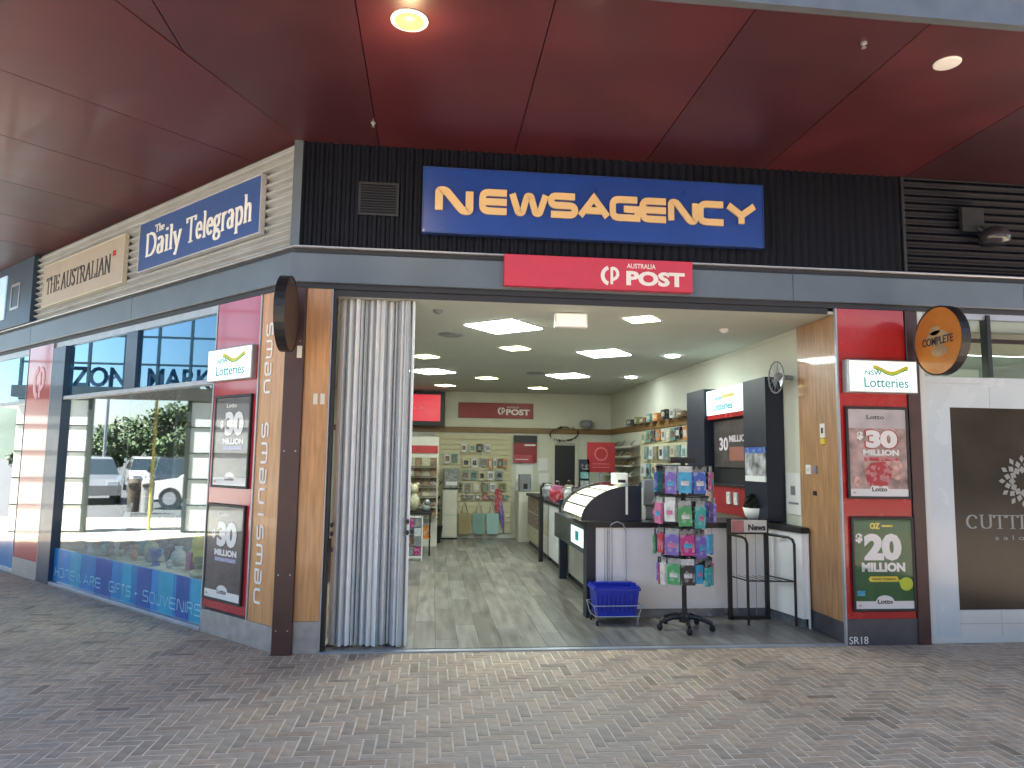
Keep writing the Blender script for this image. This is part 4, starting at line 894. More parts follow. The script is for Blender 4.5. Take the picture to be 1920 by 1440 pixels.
# curved lit display cabinet
s = thing('display_cabinet', 'curved glass display cabinet with lit shelves on the counter end', 'display cabinet', (3.0, 1.6, .95))
def quarter(y0, y1, grow=0):
    pts = [(3.30, .951), (3.30, 1.31+grow)]+[(3.24-.56*math.sin(R(a)), .955+(.355+grow)*math.cos(R(a))) for a in range(0, 91, 9)]
    return MB().prof(pts[::-1], y0, y1)
quarter(1.14, 1.165).build('side_panel', M['navy'], s)
for k in range(4):
    a0, a1 = 8+k*20, 25+k*20
    vs = []
    for a in (a0, (a0+a1)/2, a1):
        vs += [(3.24-.53*math.sin(R(a)), 1.17, .955+.325*math.cos(R(a))), (3.24-.53*math.sin(R(a)), 2.3, .955+.325*math.cos(R(a)))]
    MB().add(vs, [(0, 1, 3, 2), (2, 3, 5, 4), (2, 3, 1, 0), (4, 5, 3, 2)]).build('lit_shelf', M['cabinet_light'], s)
pts = [(3.24-.56*math.sin(R(a)), .955+.355*math.cos(R(a))) for a in range(0, 91, 9)]
vs = [q for x, z in pts for q in ((x, 1.166, z), (x, 2.32, z))]
MB().add(vs, [(2*i, 2*i+1, 2*i+3, 2*i+2) for i in range(10)]).build('curved_glass', M['glass_clear'], s)
quarter(2.322, 2.35).build('side_panel', M['navy'], s)
MB().box(2.68, 3.3, 1.10, 2.35, .9502, .9508).build('base', M['black'], s)
MB().box(3.135, 3.155, 1.125, 1.139, 1.02, 1.3).build('price_strip', M['card'], s)
# things on the counter
s = thing('payment_terminal', 'grey payment terminal with white card standing on the black counter', 'payment terminal', (3.46, 1.4, .95))
MB().bev(3.40, 3.50, 1.35, 1.47, .951, 1.10, .01).build('stand', M['grey'], s); MB().bev(3.38, 3.50, 1.33, 1.40, 1.101, 1.37, .01).build('screen', M['grey'], s); MB().box(3.345, 3.36, 1.32, 1.335, .951, 1.28).build('white_card', M['card'], s)
s = thing('computer_monitor', 'black computer monitor behind the display cabinet', 'monitor', (3.62, 1.68, .95))
MB().bev(3.42, 3.80, 1.62, 1.66, 1.05, 1.33, .008).build('screen', M['navy'], s); MB().box(3.58, 3.64, 1.661, 1.69, .951, 1.2).build('stand', M['black'], s)
s = thing('ticket_printer', 'small pale printer on top of the display cabinet', 'printer', (3.2, 1.5, 1.31))
MB().bev(3.10, 3.24, 1.42, 1.6, 1.312, 1.43, .01).build('body', M['card'], s); MB().box(3.13, 3.21, 1.415, 1.4195, 1.33, 1.36).build('slot', M['black'], s)
s = thing('pot_plant', 'dark green plant in a white bowl pot on the counter', 'potted plant', (4.62, 1.4, .95))
MB().lathe((4.62, 1.38, .951), [(.075, 0), (.11, .04), (.135, .13), (.125, .13), (.11, .1)], 20).build('pot', M['white'], s, smooth=True)
b = MB()
for k in range(420):
    th, ph = random.uniform(0, 1.5), random.uniform(0, 6.28); r_ = random.uniform(.7, 1.0)
    q = Vector((4.62+.14*r_*math.sin(th)*math.cos(ph), 1.38+.14*r_*math.sin(th)*math.sin(ph), 1.075+.15*r_*math.cos(th))); d = Vector((random.gauss(0, 1), random.gauss(0, 1), random.gauss(0, 1))).normalized()*.03; e_ = d.cross(Vector((.3, .4, 1))).normalized()*.011
    b.add([q-d, q+e_, q+d, q-e_], [(0, 1, 2, 3)])
b.build('foliage', M['plant'], s)
for x, y, z, c, kx, lb in ((3.05, 4.7, .94, 'red', .1, 'red lolly tub on the side counter'), (3.12, 5.3, .94, 'pink', .09, 'pink lolly jar on the far counter'), (3.2, 4.5, .94, 'white', .08, 'white jar on the side counter next to red tub'), (3.15, 4.95, .94, 'brown', .09, 'brown basket on the side counter behind the red tub'), (3.1, 5.8, .94, 'grey', .1, 'grey terminal on the far counter'), (3.2, 6.6, .94, 'black', .12, 'black cash register on the far end of counter')):
    single('counter_item', MB().lathe((x, y, z), [(kx*.8, 0), (kx, .03), (kx*1.05, .15), (kx*.7, .19), (kx*.72, .22), (.02, .23)], 14), PM[c], lb, 'container', (x, y, z))
for x, y, c, lb in ((3.05, 4.62, 'pink', 'pink paper bag behind the red lolly tub'), (3.3, 5.0, 'cream', 'cream paper bag on side counter near brown basket'), (3.25, 4.2, 'black', 'black paper bag on the counter above white drawers')):
    s = thing('paper_bag', lb, 'bag', (x, y, .94)); MB().prof([(x-.07, .942), (x+.07, .942), (x+.06, 1.18), (x-.06, 1.18)], y, y+.08).build('body', PM[c], s); MB().tube([(x-.03, y+.02, 1.17), (x-.02, y+.02, 1.25), (x+.02, y+.02, 1.25), (x+.03, y+.02, 1.17)], .005, 5).build('handle', PM['brown'], s)
s = thing('post_poster', 'dark red poster with round emblem standing above the counter', 'poster', (4.14, 6.5, .94))
MB().box(3.90, 4.40, 6.5, 6.515, 1.36, 1.885).build('poster_print', M['post_dark'], s)
b = MB(); ribbon(b, [(4.15+.11*math.cos(R(a)), 1.68+.11*math.sin(R(a))) for a in range(0, 361, 20)], lambda d: .012, lambda u, v: (u, v), 6.496, 6.4995); b.build('emblem', mk('soft_red', (.45, .10, .10), .5), s)
for z in (1.5, 1.44): MB().box(4.0, 4.3, 6.496, 6.4995, z, z+.012).build('print_strip', mk('soft_red_b', (.45, .12, .12), .5), s)
MB().box(4.13, 4.17, 6.516, 6.54, 0.012, 1.36).build('stand_post', M['grey'], s)
s = thing('brochure_stand', 'dark blue brochure stand beside the dark red poster', 'brochure stand', (3.84, 6.5, 0))
MB().box(3.76, 3.94, 6.5, 6.56, .9, 1.58).build('back_panel', M['navy'], s)
for k in range(4): MB().box(3.78, 3.92, 6.47, 6.4995, .95+k*.15, 1.06+k*.15).build('brochure', PM[['blue', 'grey', 'navy' if False else 'teal', 'black'][k]], s)
MB().box(3.8, 3.9, 6.52, 6.56, .012, .8998).build('stand_post', M['black'], s)
s = thing('notice_sheets', 'white notice sheets pinned beside the back doorway', 'notice', (3.4, 8.38, 1.0))
for x0, x1, z0, z1 in ((3.30, 3.5, 1.35, 1.6), (3.32, 3.52, 1.08, 1.3), (2.86, 3.2, .95, 1.45)): MB().box(x0, x1, 8.39, 8.3992, z0, z1).build('sheet', M['card'], s)
s = thing('coffee_machine', 'grey coffee machine on a low back bench', 'machine', (2.98, 8.0, .9))
MB().bev(2.88, 3.1, 7.9, 8.15, .95, 1.28, .01).build('body', M['grey'], s); MB().box(2.95, 3.03, 7.892, 7.8995, 1.0, 1.1).build('spout_bay', M['black'], s)
MB().box(2.84, 3.3, 7.7, 8.3, .012, .9495).build('bench', M['offwhite'], s)

# lottery stand on the right wall
s = thing('lottery_stand', 'tall black lottery stand with towers, screen and red shelf on right wall', 'lottery stand', (4.7, 2.2, .95))
MB().box(4.62, 4.795, 2.82, 3.44, .96, 2.49).build('tower', M['navy'], s)
MB().box(4.60, 4.795, 1.06, 1.60, .96, 2.45).build('tower', M['navy'], s)
MB().box(4.74, 4.795, 1.61, 2.81, .96, 2.12).build('back_panel', M['black'], s)
lb_ = MB().box(4.65, 4.795, 1.62, 2.80, 2.145, 2.45).build('lightbox', mk('stand_light', (.8, .9, .9), .4, emit=(.72, .95, .92), estr=.12), s)
MB().box(4.66, 4.795, 1.62, 2.80, 2.09, 2.143).build('red_shelf_edge', M['red'], s)
scr = MB().box(4.715, 4.739, 1.66, 2.72, 1.50, 2.06).build('screen', M['photo_dark'], s)
MB().box(4.62, 4.739, 1.62, 2.80, .96, 1.28).build('red_ledge', M['post_dark'], s)
MB().box(4.60, 4.739, 1.62, 2.80, 1.2802, 1.30).build('ledge_top', M['black'], s)
def rtext(t, y_hi, y_lo, z0, z1, x, mat, parent, bold=.02):     # lettering on a face that looks towards -x
    cu = bpy.data.curves.new('t', 'FONT'); cu.body = t; cu.extrude = .5; cu.resolution_u = 3; cu.offset = bold
    ob = bpy.data.objects.new('t', cu); COL.objects.link(ob); me = bpy.data.meshes.new_from_object(ob.evaluated_get(bpy.context.evaluated_depsgraph_get()))
    vs = [v_.co.copy() for v_ in me.vertices]; fs = [tuple(p_.vertices) for p_ in me.polygons]; bpy.data.objects.remove(ob)
    ax, bx = min(v_.x for v_ in vs), max(v_.x for v_ in vs); az, bz = min(v_.y for v_ in vs), max(v_.y for v_ in vs)
    return MB().add([(x-(.003 if v_.z > 0 else 0), y_hi+(y_lo-y_hi)*(v_.x-ax)/(bx-ax), z0+(z1-z0)*(v_.y-az)/(bz-az)) for v_ in vs], fs).build('lettering', mat, parent)
M['screen_txt'] = mk('screen_text', (.4, .36, .38), .4, emit=(.8, .7, .75), estr=.03)
rtext('NSW', 2.52, 2.3, 2.31, 2.36, 4.649, M['teal_txt'], s); rtext('Lotteries', 2.6, 2.0, 2.19, 2.28, 4.649, M['teal_txt'], s)
MB().box(4.645, 4.6495, 1.95, 2.3, 2.33, 2.37).build('swoosh', M['gold'], s)
rtext('30', 2.56, 2.30, 1.70, 1.86, 4.714, M['screen_txt'], s); rtext('MILLION', 2.26, 1.70, 1.80, 1.88, 4.714, M['screen_txt'], s)
MB().box(4.711, 4.7145, 1.70, 2.26, 1.58, 1.74).build('screen_strip', mk('screen_brown', (.22, .09, .07), .4, emit=(.5, .15, .1), estr=.015), s)
for y, h, c in ((2.66, .2, 'pink'), (2.06, .12, 'white'), (1.86, .12, 'white')):
    single('ticket_card', MB().box(4.605, 4.618, y-.07 if c == 'pink' else y-.045, y+.07 if c == 'pink' else y+.045, 1.302, 1.302+h) if False else MB().box(4.60, 4.619, y-(.1 if c == 'pink' else .05), y+(.1 if c == 'pink' else .05), 1.08, 1.08+h*1.15), PM[c] if c == 'white' else M['photo_pink'], {2.66: 'pinkish ticket poster on the red lottery ledge beside the spinner', 2.06: 'left white ticket on the red lottery ledge', 1.86: 'right white ticket on the red lottery ledge above the plant'}[y], 'ticket', (4.61, y, 1.08))
s = thing('photo_poster', 'black and white photo poster with white base on black tower', 'poster', (4.59, 1.3, 1.38))
MB().box(4.588, 4.598, 1.07, 1.55, 1.42, 1.66).build('poster_print', mk('bw_print', (.35, .35, .36), .4, var=.9, scale=9), s); MB().box(4.586, 4.5985, 1.07, 1.55, 1.36, 1.4195).build('base_strip', M['card'], s); MB().box(4.586, 4.5985, 1.07, 1.55, 1.6605, 1.72).build('top_strip', PM['blue'], s)
s = thing('wall_fan', 'grey wall fan high on the right wall by timber column', 'fan', (4.7, .85, 2.3))
MB().tube([(4.79, .86, 2.42), (4.68, .85, 2.42)], .025, 8).build('arm', M['grey'], s)
b = MB(); b.tube([(4.62, .85+.16*math.cos(R(a)), 2.42+.16*math.sin(R(a))) for a in range(0, 361, 20)], .008, 6)
for a in range(0, 360, 30): b.tube([(4.62, .85, 2.42), (4.60, .85+.16*math.cos(R(a)), 2.42+.16*math.sin(R(a)))], .003, 4)
b.build('guard', M['grey'], s)
for a in (90, 210, 330): MB().add([(4.64, .85, 2.42), (4.65, .85+.13*math.cos(R(a-25)), 2.42+.13*math.sin(R(a-25))), (4.63, .85+.13*math.cos(R(a+25)), 2.42+.13*math.sin(R(a+25)))], [(0, 1, 2), (2, 1, 0)]).build('blade', M['steel'], s)
MB().ball((4.65, .85, 2.42), .05, .05, .05).build('motor', M['grey'], s)
s = thing('notice_board', 'white notice sheet with dark print on right wall by column', 'notice', (4.79, .88, 1.04))
MB().box(4.786, 4.7995, .74, 1.02, 1.05, 1.46).build('sheet', M['card'], s); MB().box(4.783, 4.7858, .84, .93, 1.24, 1.33).build('print_block', M['grey'], s); MB().box(4.783, 4.7858, .78, .98, 1.15, 1.17).build('print_strip', M['grey'], s)

# ------------------------------------------------------------------ spinner rack with packets
SX, SY = 3.545, .60
s = thing('spinner_rack', 'black spinner rack on five castors in front of the counter', 'display rack', (SX, SY, 0))
MB().tube([(SX, SY, .10), (SX, SY, 1.58)], .022, 10).build('pole', M['black'], s)
MB().lathe((SX, SY, .08), [(.05, 0), (.05, .06), (.03, .09)], 12).build('hub', M['black'], s)
for k in range(5):
    a = R(-100+72*k); c, d_ = math.cos(a), math.sin(a)
    lg = MB().tube([(SX+.02*c, SY+.02*d_, .13), (SX+.12*c, SY+.12*d_, .125), (SX+.25*c, SY+.25*d_, .085)], [.026, .022, .018], 8).build('leg', M['black'], s)
    MB().ball((SX+.25*c, SY+.25*d_, .046), .028, .028, .034, 10).build('castor', M['rubber'], lg)
tiers = [(1.52, .262), (1.235, .255), (.955, .25), (.685, .23)]
for z, r_ in tiers:
    b = MB(); b.tube([(SX+r_*.92*math.cos(R(a)), SY+r_*.92*math.sin(R(a)), z) for a in range(0, 361, 30)], .006, 6)
    for a in range(0, 360, 60): b.tube([(SX, SY, z), (SX+r_*.92*math.cos(R(a)), SY+r_*.92*math.sin(R(a)), z)], .005, 5)
    b.build('ring', M['black'], s)
MB().box(SX-.12, SX+.12, SY-.004, SY+.004, 1.545, 1.60).build('topper', M['black'], s)
tc = [['pink', 'purple', 'sky blue', 'blue', 'magenta', 'green', 'black', 'purple', 'white', 'red', 'turquoise', 'blue'],
      ['pink', 'white', 'green', 'turquoise', 'red', 'purple', 'blue', 'black', 'white', 'pink', 'sky blue', 'black'],
      ['red', 'purple', 'magenta', 'purple', 'sky blue', 'blue', 'black', 'pink', 'white', 'red', 'blue', 'green'],
      ['white', 'green', 'black', 'sky blue', 'turquoise', 'pink', 'black', 'blue', 'white', 'magenta', 'purple', 'red']]
tn = ['top', 'second', 'third', 'lowest']
for t, (z, r_) in enumerate(tiers):
    for k in range(12):
        if (t, k) in ((0, 0), (1, 4), (2, 6)): continue
        a = R(-165+30*k+random.uniform(-4, 4)); c, d_ = math.cos(a), math.sin(a); col = tc[t][k]
        w, h = .122*random.uniform(.85, 1.05), .245*random.uniform(.88, 1.03); rr = r_*random.uniform(.93, 1.05)
        fr = Matrix.Translation((SX+rr*c, SY+rr*d_, z-random.choice((.004, .004, .012, .03)))) @ Matrix.Rotation(a+math.pi/2+random.uniform(-.3, .3), 4, 'Z') @ Matrix.Rotation(random.uniform(-.05, .05), 4, 'Y')
        p_ = thing('packet', f'{col} packet beside the {tc[t][k-1]} one on the {tn[t]} tier of the spinner rack', 'packet', (0, 0, -h), fr, 'packets hanging on the spinner rack')
        MB().prof([(-w/2, -h), (w/2, -h), (w/2, -.055), (-w/2, -.055)], -.018, .008).build('pouch', PM[col], p_)
        MB().box(-w/2, w/2, -.004, .0, -.0545, .0).build('header_card', random.choice([PM['grey'], PM['black'], PM['white'], PM['black']]), p_)
        MB().box(-w*.3, w*.3, -.0205, -.0183, -h*.72, -h*.55).build('print_strip', random.choice([PM['white'], PM['sky blue'], PM['pink']]), p_)

# ------------------------------------------------------------------ shopping baskets on a trolley
s = thing('basket_trolley', 'blue plastic basket stack on a chrome wheeled cradle with hoop handle', 'shopping basket', (2.93, .90, 0))
BX, BY, BW, BD = 2.95, .90, .215, .15
def bask(z0, z1, g): 
    vs = []
    for f_, z in ((.86, z0), (1.0, z1)): vs += [(BX-BW*f_*g, BY-BD*f_*g, z), (BX+BW*f_*g, BY-BD*f_*g, z), (BX+BW*f_*g, BY+BD*f_*g, z), (BX-BW*f_*g, BY+BD*f_*g, z)]
    for f_, z in ((.96, z1), (.82, z0+.01)): vs += [(BX-BW*f_*g, BY-BD*f_*g, z), (BX+BW*f_*g, BY-BD*f_*g, z), (BX+BW*f_*g, BY+BD*f_*g, z), (BX-BW*f_*g, BY+BD*f_*g, z)]
    fs = [(3, 2, 1, 0)]
    for r0 in (0, 4, 8):
        for k in range(4): fs.append((r0+k, r0+(k+1) % 4, r0+4+(k+1) % 4, r0+4+k))
    fs.append((12, 13, 14, 15)); return MB().add(vs, fs)
bk = bask(.09, .34, .98).build('basket', M['blue_plastic'], s)
b = MB().box(BX-.222, BX+.222, BY-.158, BY-.146, .335, .36).box(BX-.222, BX+.222, BY+.146, BY+.158, .335, .36).box(BX-.226, BX-.214, BY-.146, BY+.146, .335, .36).box(BX+.214, BX+.226, BY-.146, BY+.146, .335, .36)
b.build('rim', M['blue_plastic'], bk)
b = MB()
for i in range(9): b.box(BX-.18+i*.043, BX-.165+i*.043, BY-.1535, BY-.146, .15, .30)
b.build('ribs', M['blue_plastic'], bk)
bask(.20, .375, 1.0).build('basket', M['blue_plastic'], s)
for dx, z in ((0, .385),): 
    MB().tube([(BX-.2, BY-.02, .36), (BX-.2, BY-.05, .40), (BX+.2, BY-.05, .39), (BX+.2, BY-.02, .36)], .008, 6).build('grip', M['blue_plastic'], s)
b = MB()
for z, g in ((.10, .98), (.20, 1.08)): b.tube([(BX-BW*g, BY-BD*g, z), (BX+BW*g, BY-BD*g, z), (BX+BW*g, BY+BD*g, z), (BX-BW*g, BY+BD*g, z), (BX-BW*g, BY-BD*g, z)], .005, 6)
for sx in (-1, 1):
    for sy in (-1, 1): b.tube([(BX+sx*BW*1.08, BY+sy*BD*1.08, .2), (BX+sx*BW*.9, BY+sy*BD*.9, .06)], .005, 6)
b.build('cradle', M['steel'], s)
for sx in (-1, 1):
    for sy in (-1, 1):
        b = MB(); cx, cy = BX+sx*BW*.9, BY+sy*BD*.9
        b.tube([(cx-.008, cy, .036), (cx+.008, cy, .036)], .024, 12); b.build('castor', M['rubber'] if sx < 0 else M['grey'], s)
hx = 3.03
MB().tube([(hx-.085, BY+.14, .2), (hx-.085, BY+.17, .86), (hx-.06, BY+.17, .93), (hx, BY+.17, .955), (hx+.06, BY+.17, .93), (hx+.085, BY+.17, .86), (hx+.085, BY+.14, .2)], .0065, 8).build('hoop_handle', M['alu'], s)

# ------------------------------------------------------------------ newspaper stand
s = thing('newspaper_stand', 'black tubular newspaper stand with white News header by the counter', 'newspaper stand', (4.38, .85, 0))
for x, y in ((4.145, .97), (4.535, .98)): MB().box(x-.02, x+.02, y-.015, y+.015, 0, 1.0).build('upright', M['black'], s)
MB().bev(4.165, 4.53, .945, .955, .865, .985, .002).build('header', M['card'], s)
MB().box(4.166, 4.29, .9425, .9448, .867, .983).build('header_flash', mk('flash', (.55, .22, .22), .5, var=.3), s)
text('News', 4.335, 4.515, .883, .945, .9415, M['txt_dark'], s, bold=.04, depth=.003)
for x, y, xb, yb in ((4.215, .71, 4.145, .965), (4.665, .66, 4.54, .97)):
    MB().tube([(x, y, 0), (x, y, .78), (x-.01, y+.02, .825), (x-.03, y+.06, .84), (xb, yb, .845)], .013, 8).build('front_leg', M['black'], s)
b = MB(); b.tube([(4.215, .71, .43), (4.665, .66, .43)], .007, 6).tube([(4.145, .96, .44), (4.215, .71, .43)], .007, 6).tube([(4.535, .96, .44), (4.665, .66, .43)], .007, 6)
for i in range(6): b.tube([(4.16+.07*i, .96, .44), (4.225+.085*i, .70-.01*i, .43)], .003, 5)
b.build('wire_shelf', M['black'], s)
b = MB()
for i in range(3): b.tube([(4.22+.1*i, .975, .06), (4.22+.1*i, .975, .86)], .003, 5)
b.build('back_wire', M['grey'], s)
MB().box(4.145, 4.535, .955, .985, .02, .05).build('bottom_rail', M['black'], s)
MB().box(4.165, 4.515, .965, .985, .845, .864).build('top_rail', M['black'], s)

# ------------------------------------------------------------------ window display goods (behind the side glass)
rk = thing('display_bench', 'low cream display bench behind the side window', 'display bench', (-2.9, .5, 0), LEFT)
MB().box(-4.65, -1.2, .12, .95, .36, .40).build('bench_top', M['offwhite'], rk)
for x in (-4.5, -2.9, -1.35): MB().box(x-.03, x+.03, .2, .9, .0, .3598).build('leg', M['offwhite'], rk)
MB().box(-4.65, -1.2, .96, .99, .0, 1.02).build('back_board', PM['grey'], rk)
def orn(x, y, name, cat, lb, parts, z=.40):
    s = thing(name, lb, cat, (x, y, z), LEFT)
    for nm, mb, mm in parts: mb.build(nm, mm, s, smooth=True)
orn(-2.05, .42, 'plush_toy', 'plush toy', 'yellow plush toy behind the side window above GIFTS lettering', [('body', MB().ball((-2.05, .42, .53), .16, .1, .13), M['yellow']), ('head', MB().ball((-2.0, .40, .68), .10, .09, .09).ball((-2.08, .40, .75), .03, .02, .04, 8).ball((-1.93, .40, .75), .03, .02, .04, 8), M['yellow'])])
orn(-1.75, .45, 'gift_bag', 'gift bag', 'purple striped gift bag next to the yellow toy in window', [('body', MB().box(-1.83, -1.68, .4, .5, .40, .66), PM['grey']), ('stripe', MB().box(-1.832, -1.678, .398, .402, .5, .53), PM['purple'])])
orn(-1.45, .5, 'parasol_ornament', 'ornament', 'red domed ornament in the side window', [('dome', MB().lathe((-1.45, .5, .62), [(.15, 0), (.14, .06), (.09, .11), (.02, .13)], 14), mk('dull_red', (.45, .10, .06), .5)), ('stem', MB().tube([(-1.45, .5, .40), (-1.45, .5, .62)], .012, 6), M['card'])])
orn(-1.40, .75, 'glass_dome', 'ornament', 'big pale teal dome ornament behind the red one in window', [('dome', MB().lathe((-1.40, .75, .40), [(.22, 0), (.22, .3), (.18, .42), (.08, .5), (.02, .51)], 14), PM['teal'])])
orn(-1.12+-.12, .35, 'figurine', 'figurine', 'white deer figurine standing on display bench end nearest corner', [('body', MB().ball((-1.30, .35, .52), .06, .03, .035), M['card']), ('legs', MB().tube([(-1.34, .35, .50), (-1.345, .35, .40)], .008, 5).tube([(-1.26, .35, .50), (-1.255, .35, .40)], .008, 5), M['card']), ('neck', MB().tube([(-1.26, .35, .53), (-1.235, .35, .61), (-1.20, .35, .62)], [.02, .016, .014], 6).tube([(-1.235, .35, .62), (-1.25, .35, .7)], .005, 4).tube([(-1.225, .35, .62), (-1.20, .35, .7)], .005, 4), M['card'])])
for x, y, c, h, lb in ((-2.45, .4, 'white', .2, 'white vase in side window left of the yellow toy'), (-2.8, .5, 'black', .3, 'black tall vase in the middle of the side window'), (-3.1, .42, 'cream', .24, 'cream vase in side window beside the black vase'), (-3.5, .5, 'teal', .34, 'teal tall vase in the left half of side window'), (-3.9, .45, 'brown', .2, 'brown vase in the left half of side window'), (-4.3, .5, 'grey', .3, 'grey vase at far left of side window')):
    orn(x, y, 'vase', 'vase', lb, [('body', MB().lathe((x, y, .40), [(.05, 0), (.085, h*.3), (.07, h*.65), (.03, h*.85), (.045, h)], 14), PM[c])])
random.seed(17); WORDS = 'first second third fourth fifth sixth seventh eighth ninth tenth eleventh twelfth'.split()
for k in range(12):
    x = -4.5+k*.27; c = ('red', 'white', 'turquoise', 'brown', 'cream', 'orange', 'grey', 'blue', 'white', 'pink', 'olive', 'cream')[k]; h = random.uniform(.08, .2); y = random.uniform(.18, .32)
    if k % 3 == 0: bb = MB().box(x-.05, x+.05, y, y+.06, .401, .40+h).box(x-.03, x+.03, y-.004, y, .42, .38+h)
    elif k % 3 == 1: bb = MB().lathe((x, y, .401), [(.05, 0), (.02, h*.3), (.055, h*.6), (.06, h), (.05, h)], 10)
    else: bb = MB().ball((x, y, .40+h*.35), .05, .04, h*.35, 8).ball((x, y, .40+h*.82), .03, .03, h*.2, 8)
    single('trinket', bb, PM[c], f'small {c} trinket, {WORDS[k]} from far end along the window sill', 'trinket', (x, y, .40), LEFT, 'trinkets along the display bench')
orn(-1.55, .28, 'woven_basket', 'basket', 'cream woven tray at the bottom of window by the red panel', [('tray', MB().lathe((-1.55, .28, .401), [(.18, 0), (.22, .05), (.2, .05), (.17, .02)], 16), PM['cream'])])
single('surfboard_ornament', MB().tube([(-3.75, .3, .40), (-3.65, .32, .7), (-3.52, .36, 1.0)], [.02, .05, .015], 8), M['card'], 'slim white leaning ornament in left half of side window', 'ornament', (-3.75, .3, .40), LEFT)

# ------------------------------------------------------------------ neighbour on the left (second red pillar, dark window, screen)
nb = thing('neighbour_shop', 'shop beyond the red post pillar with dark blue fascia and window', 'shop front', (-6.5, 0, 0), LEFT)
MB().bev(-5.93, -5.10, -.03, .08, .22, 2.9545, .003).build('red_pillar_panel', M['red_gloss'], nb)
emblem(-5.5, 2.47, .22, -.0345, mk('pale_pink', (.6, .35, .38), .4), M['red_gloss'], nb, .2)
MB().bev(-5.94, -5.092, -.034, .08, 0, .2198, .003).build('pillar_plinth', M['stone'], nb)
for x in (-5.945, -5.099): MB().box(x-.002, x+.006, -.036, .08, .22, 2.9545).build('edge_trim', M['alu'], nb)
MB().bev(-9.4, -5.945, -.07, .0, 3.319, HS-.001, .004).build('fascia_panel', mk('fascia_blue', (.035, .065, .11), .4), nb)
MB().box(-7.8, -6.95, -.085, -.0702, 3.46, 4.1).build('fascia_screen', mk('fascia_screen', (.35, .5, .65), .3, emit=(.5, .75, 1), estr=.06), nb)
b = MB(); x0, x1, z0, z1 = -6.75, -6.40, 3.56, 3.93; t = .035
b.box(x0, x1, -.076, -.0702, z1-t, z1).box(x0, x1, -.076, -.0702, z0, z0+t).box(x0, x0+t, -.076, -.0702, z0+t, z1-t).box(x1-t, x1, -.076, -.0702, z0+t, z1-t); b.build('square_icon', M['trim'], nb)
for a, b_ in ((-7.7, -5.96), (-9.36, -7.76)):
    MB().box(a, b_, .02, .03, .035, 2.215).build('window_pane', M['glass'], nb); MB().box(a, b_, .02, .03, 2.262, 2.885).build('transom_pane', M['glass_blue'], nb)
    MB().box(a, b_, .0155, .0195, .04, .43).build('window_decal', M['decal1'], nb)
for x in (-7.73, -9.37): MB().box(x-.03, x+.03, -.02, .06, 0, 2.885).build('window_mullion', M['navy_post'], nb)
MB().box(-9.4, -5.94, -.02, .06, 2.2152, 2.2618).build('transom', M['alu'], nb)
MB().box(-9.4, -5.94, -.02, .06, 0, .034).build('sill', M['alu'], nb)
MB().box(-9.4, -5.94, -.012, .08, 2.885, 2.9545).build('window_head', M['alu'], nb)
MB().box(-9.4, -5.94, 2.0, 2.05, 0, 2.95).build('back_wall', PM['grey'], nb)
MB().box(-9.4, -9.38, .03, .06, .035, 2.215).build('infill_panel', M['stone_dark'], nb)
MB().box(-9.4, -5.94, .08, 2.0, 2.9, 2.95).build('ceiling_panel', M['grey'], nb)
MB().box(-7.3, -6.4, .6, .68, .5, 1.9).build('display_panel', M['cards_tan'], nb)
# ------------------------------------------------------------------ salon on the right
sa = thing('salon_front', 'pale frosted salon shopfront with brown tinted door glass and white lettering', 'shop front', (6.6, 0, 0))
MB().bev(5.56, 9.1, -.0, .06, 0, .06, .003).build('sill', M['frost_low'], sa)
MB().box(5.56, 5.61, -.008, .06, .0602, 2.954).build('jamb', M['frost_low'], sa)
MB().box(5.6102, 9.1, -.006, .06, 2.90, 2.954).build('head', M['alu'], sa)
MB().bev(5.6102, 9.1, -.002, .05, 2.30, 2.362, .003).build('transom', M['frost'], sa)
MB().box(5.6102, 5.846, .002, .04, .0602, 2.2998).build('side_panel', M['frost'], sa)
for a, b_ in ((5.8464, 6.243), (6.247, 9.1)):
    MB().box(a, b_, .002, .04, 2.082, 2.2998).build('top_panel', M['frost'], sa)
    MB().box(a, b_, .002, .04, .0602, .285).build('bottom_panel', M['frost_low'], sa)
MB().box(5.8464, 9.1, .0, .0018, .165, .172).build('panel_groove', M['trim'], sa)
MB().box(5.8464, 9.1, .018, .03, .2852, 2.0818).build('tinted_pane', M['glass_brown'], sa)
M['vinyl'] = mk('vinyl_letters', (.24, .26, .25), .5)
serif('CUTTING', 5.955, 6.83, .995, 1.115, .0165, M['vinyl'], sa, .12, .05, depth=.001)
text('s a l o n', 6.235, 6.62, .893, .935, .0165, M['vinyl'], sa, depth=.001)
b = MB()
for k in range(12):
    a = R(30*k); c = (6.54, 1.42)
    for q in range(3):
        r0, r1 = .07+.05*q, .14+.05*q; w = .035-.006*q
        d = Vector((math.cos(a+q*.26), math.sin(a+q*.26))); nn = Vector((-d.y, d.x))*w; C_ = Vector(c)
        p4 = [C_+d*r0, C_+d*(r0+r1)/2+nn, C_+d*r1, C_+d*(r0+r1)/2-nn]
        b.add([(p.x, .0165-.0003*q, p.y) for p in p4], [(3, 2, 1, 0)])
b.build('flower_emblem', M['vinyl'], sa)
for a, b_ in ((5.6102, 6.243), (6.247, 9.1)): MB().box(a, b_, .02, .03, 2.3622, 2.8998).build('transom_pane', M['glass_clear'], sa)
MB().box(6.235, 6.27, -.03, .06, 2.3622, 2.94).build('closer_bar', M['black'], sa)
MB().prism([(5.56, .062), (9.1, .062), (9.1, 3.6), (5.56, 3.6)], 2.956, 2.97).build('ceiling_panel', M['ceiling'], sa)
MB().box(5.56, 9.1, 3.6, 3.7, 0, 2.955).build('back_wall', M['wall_in'], sa)
MB().box(5.0, 5.555, .70, 3.6, 0, 2.955).build('side_wall', M['wall_in'], sa)
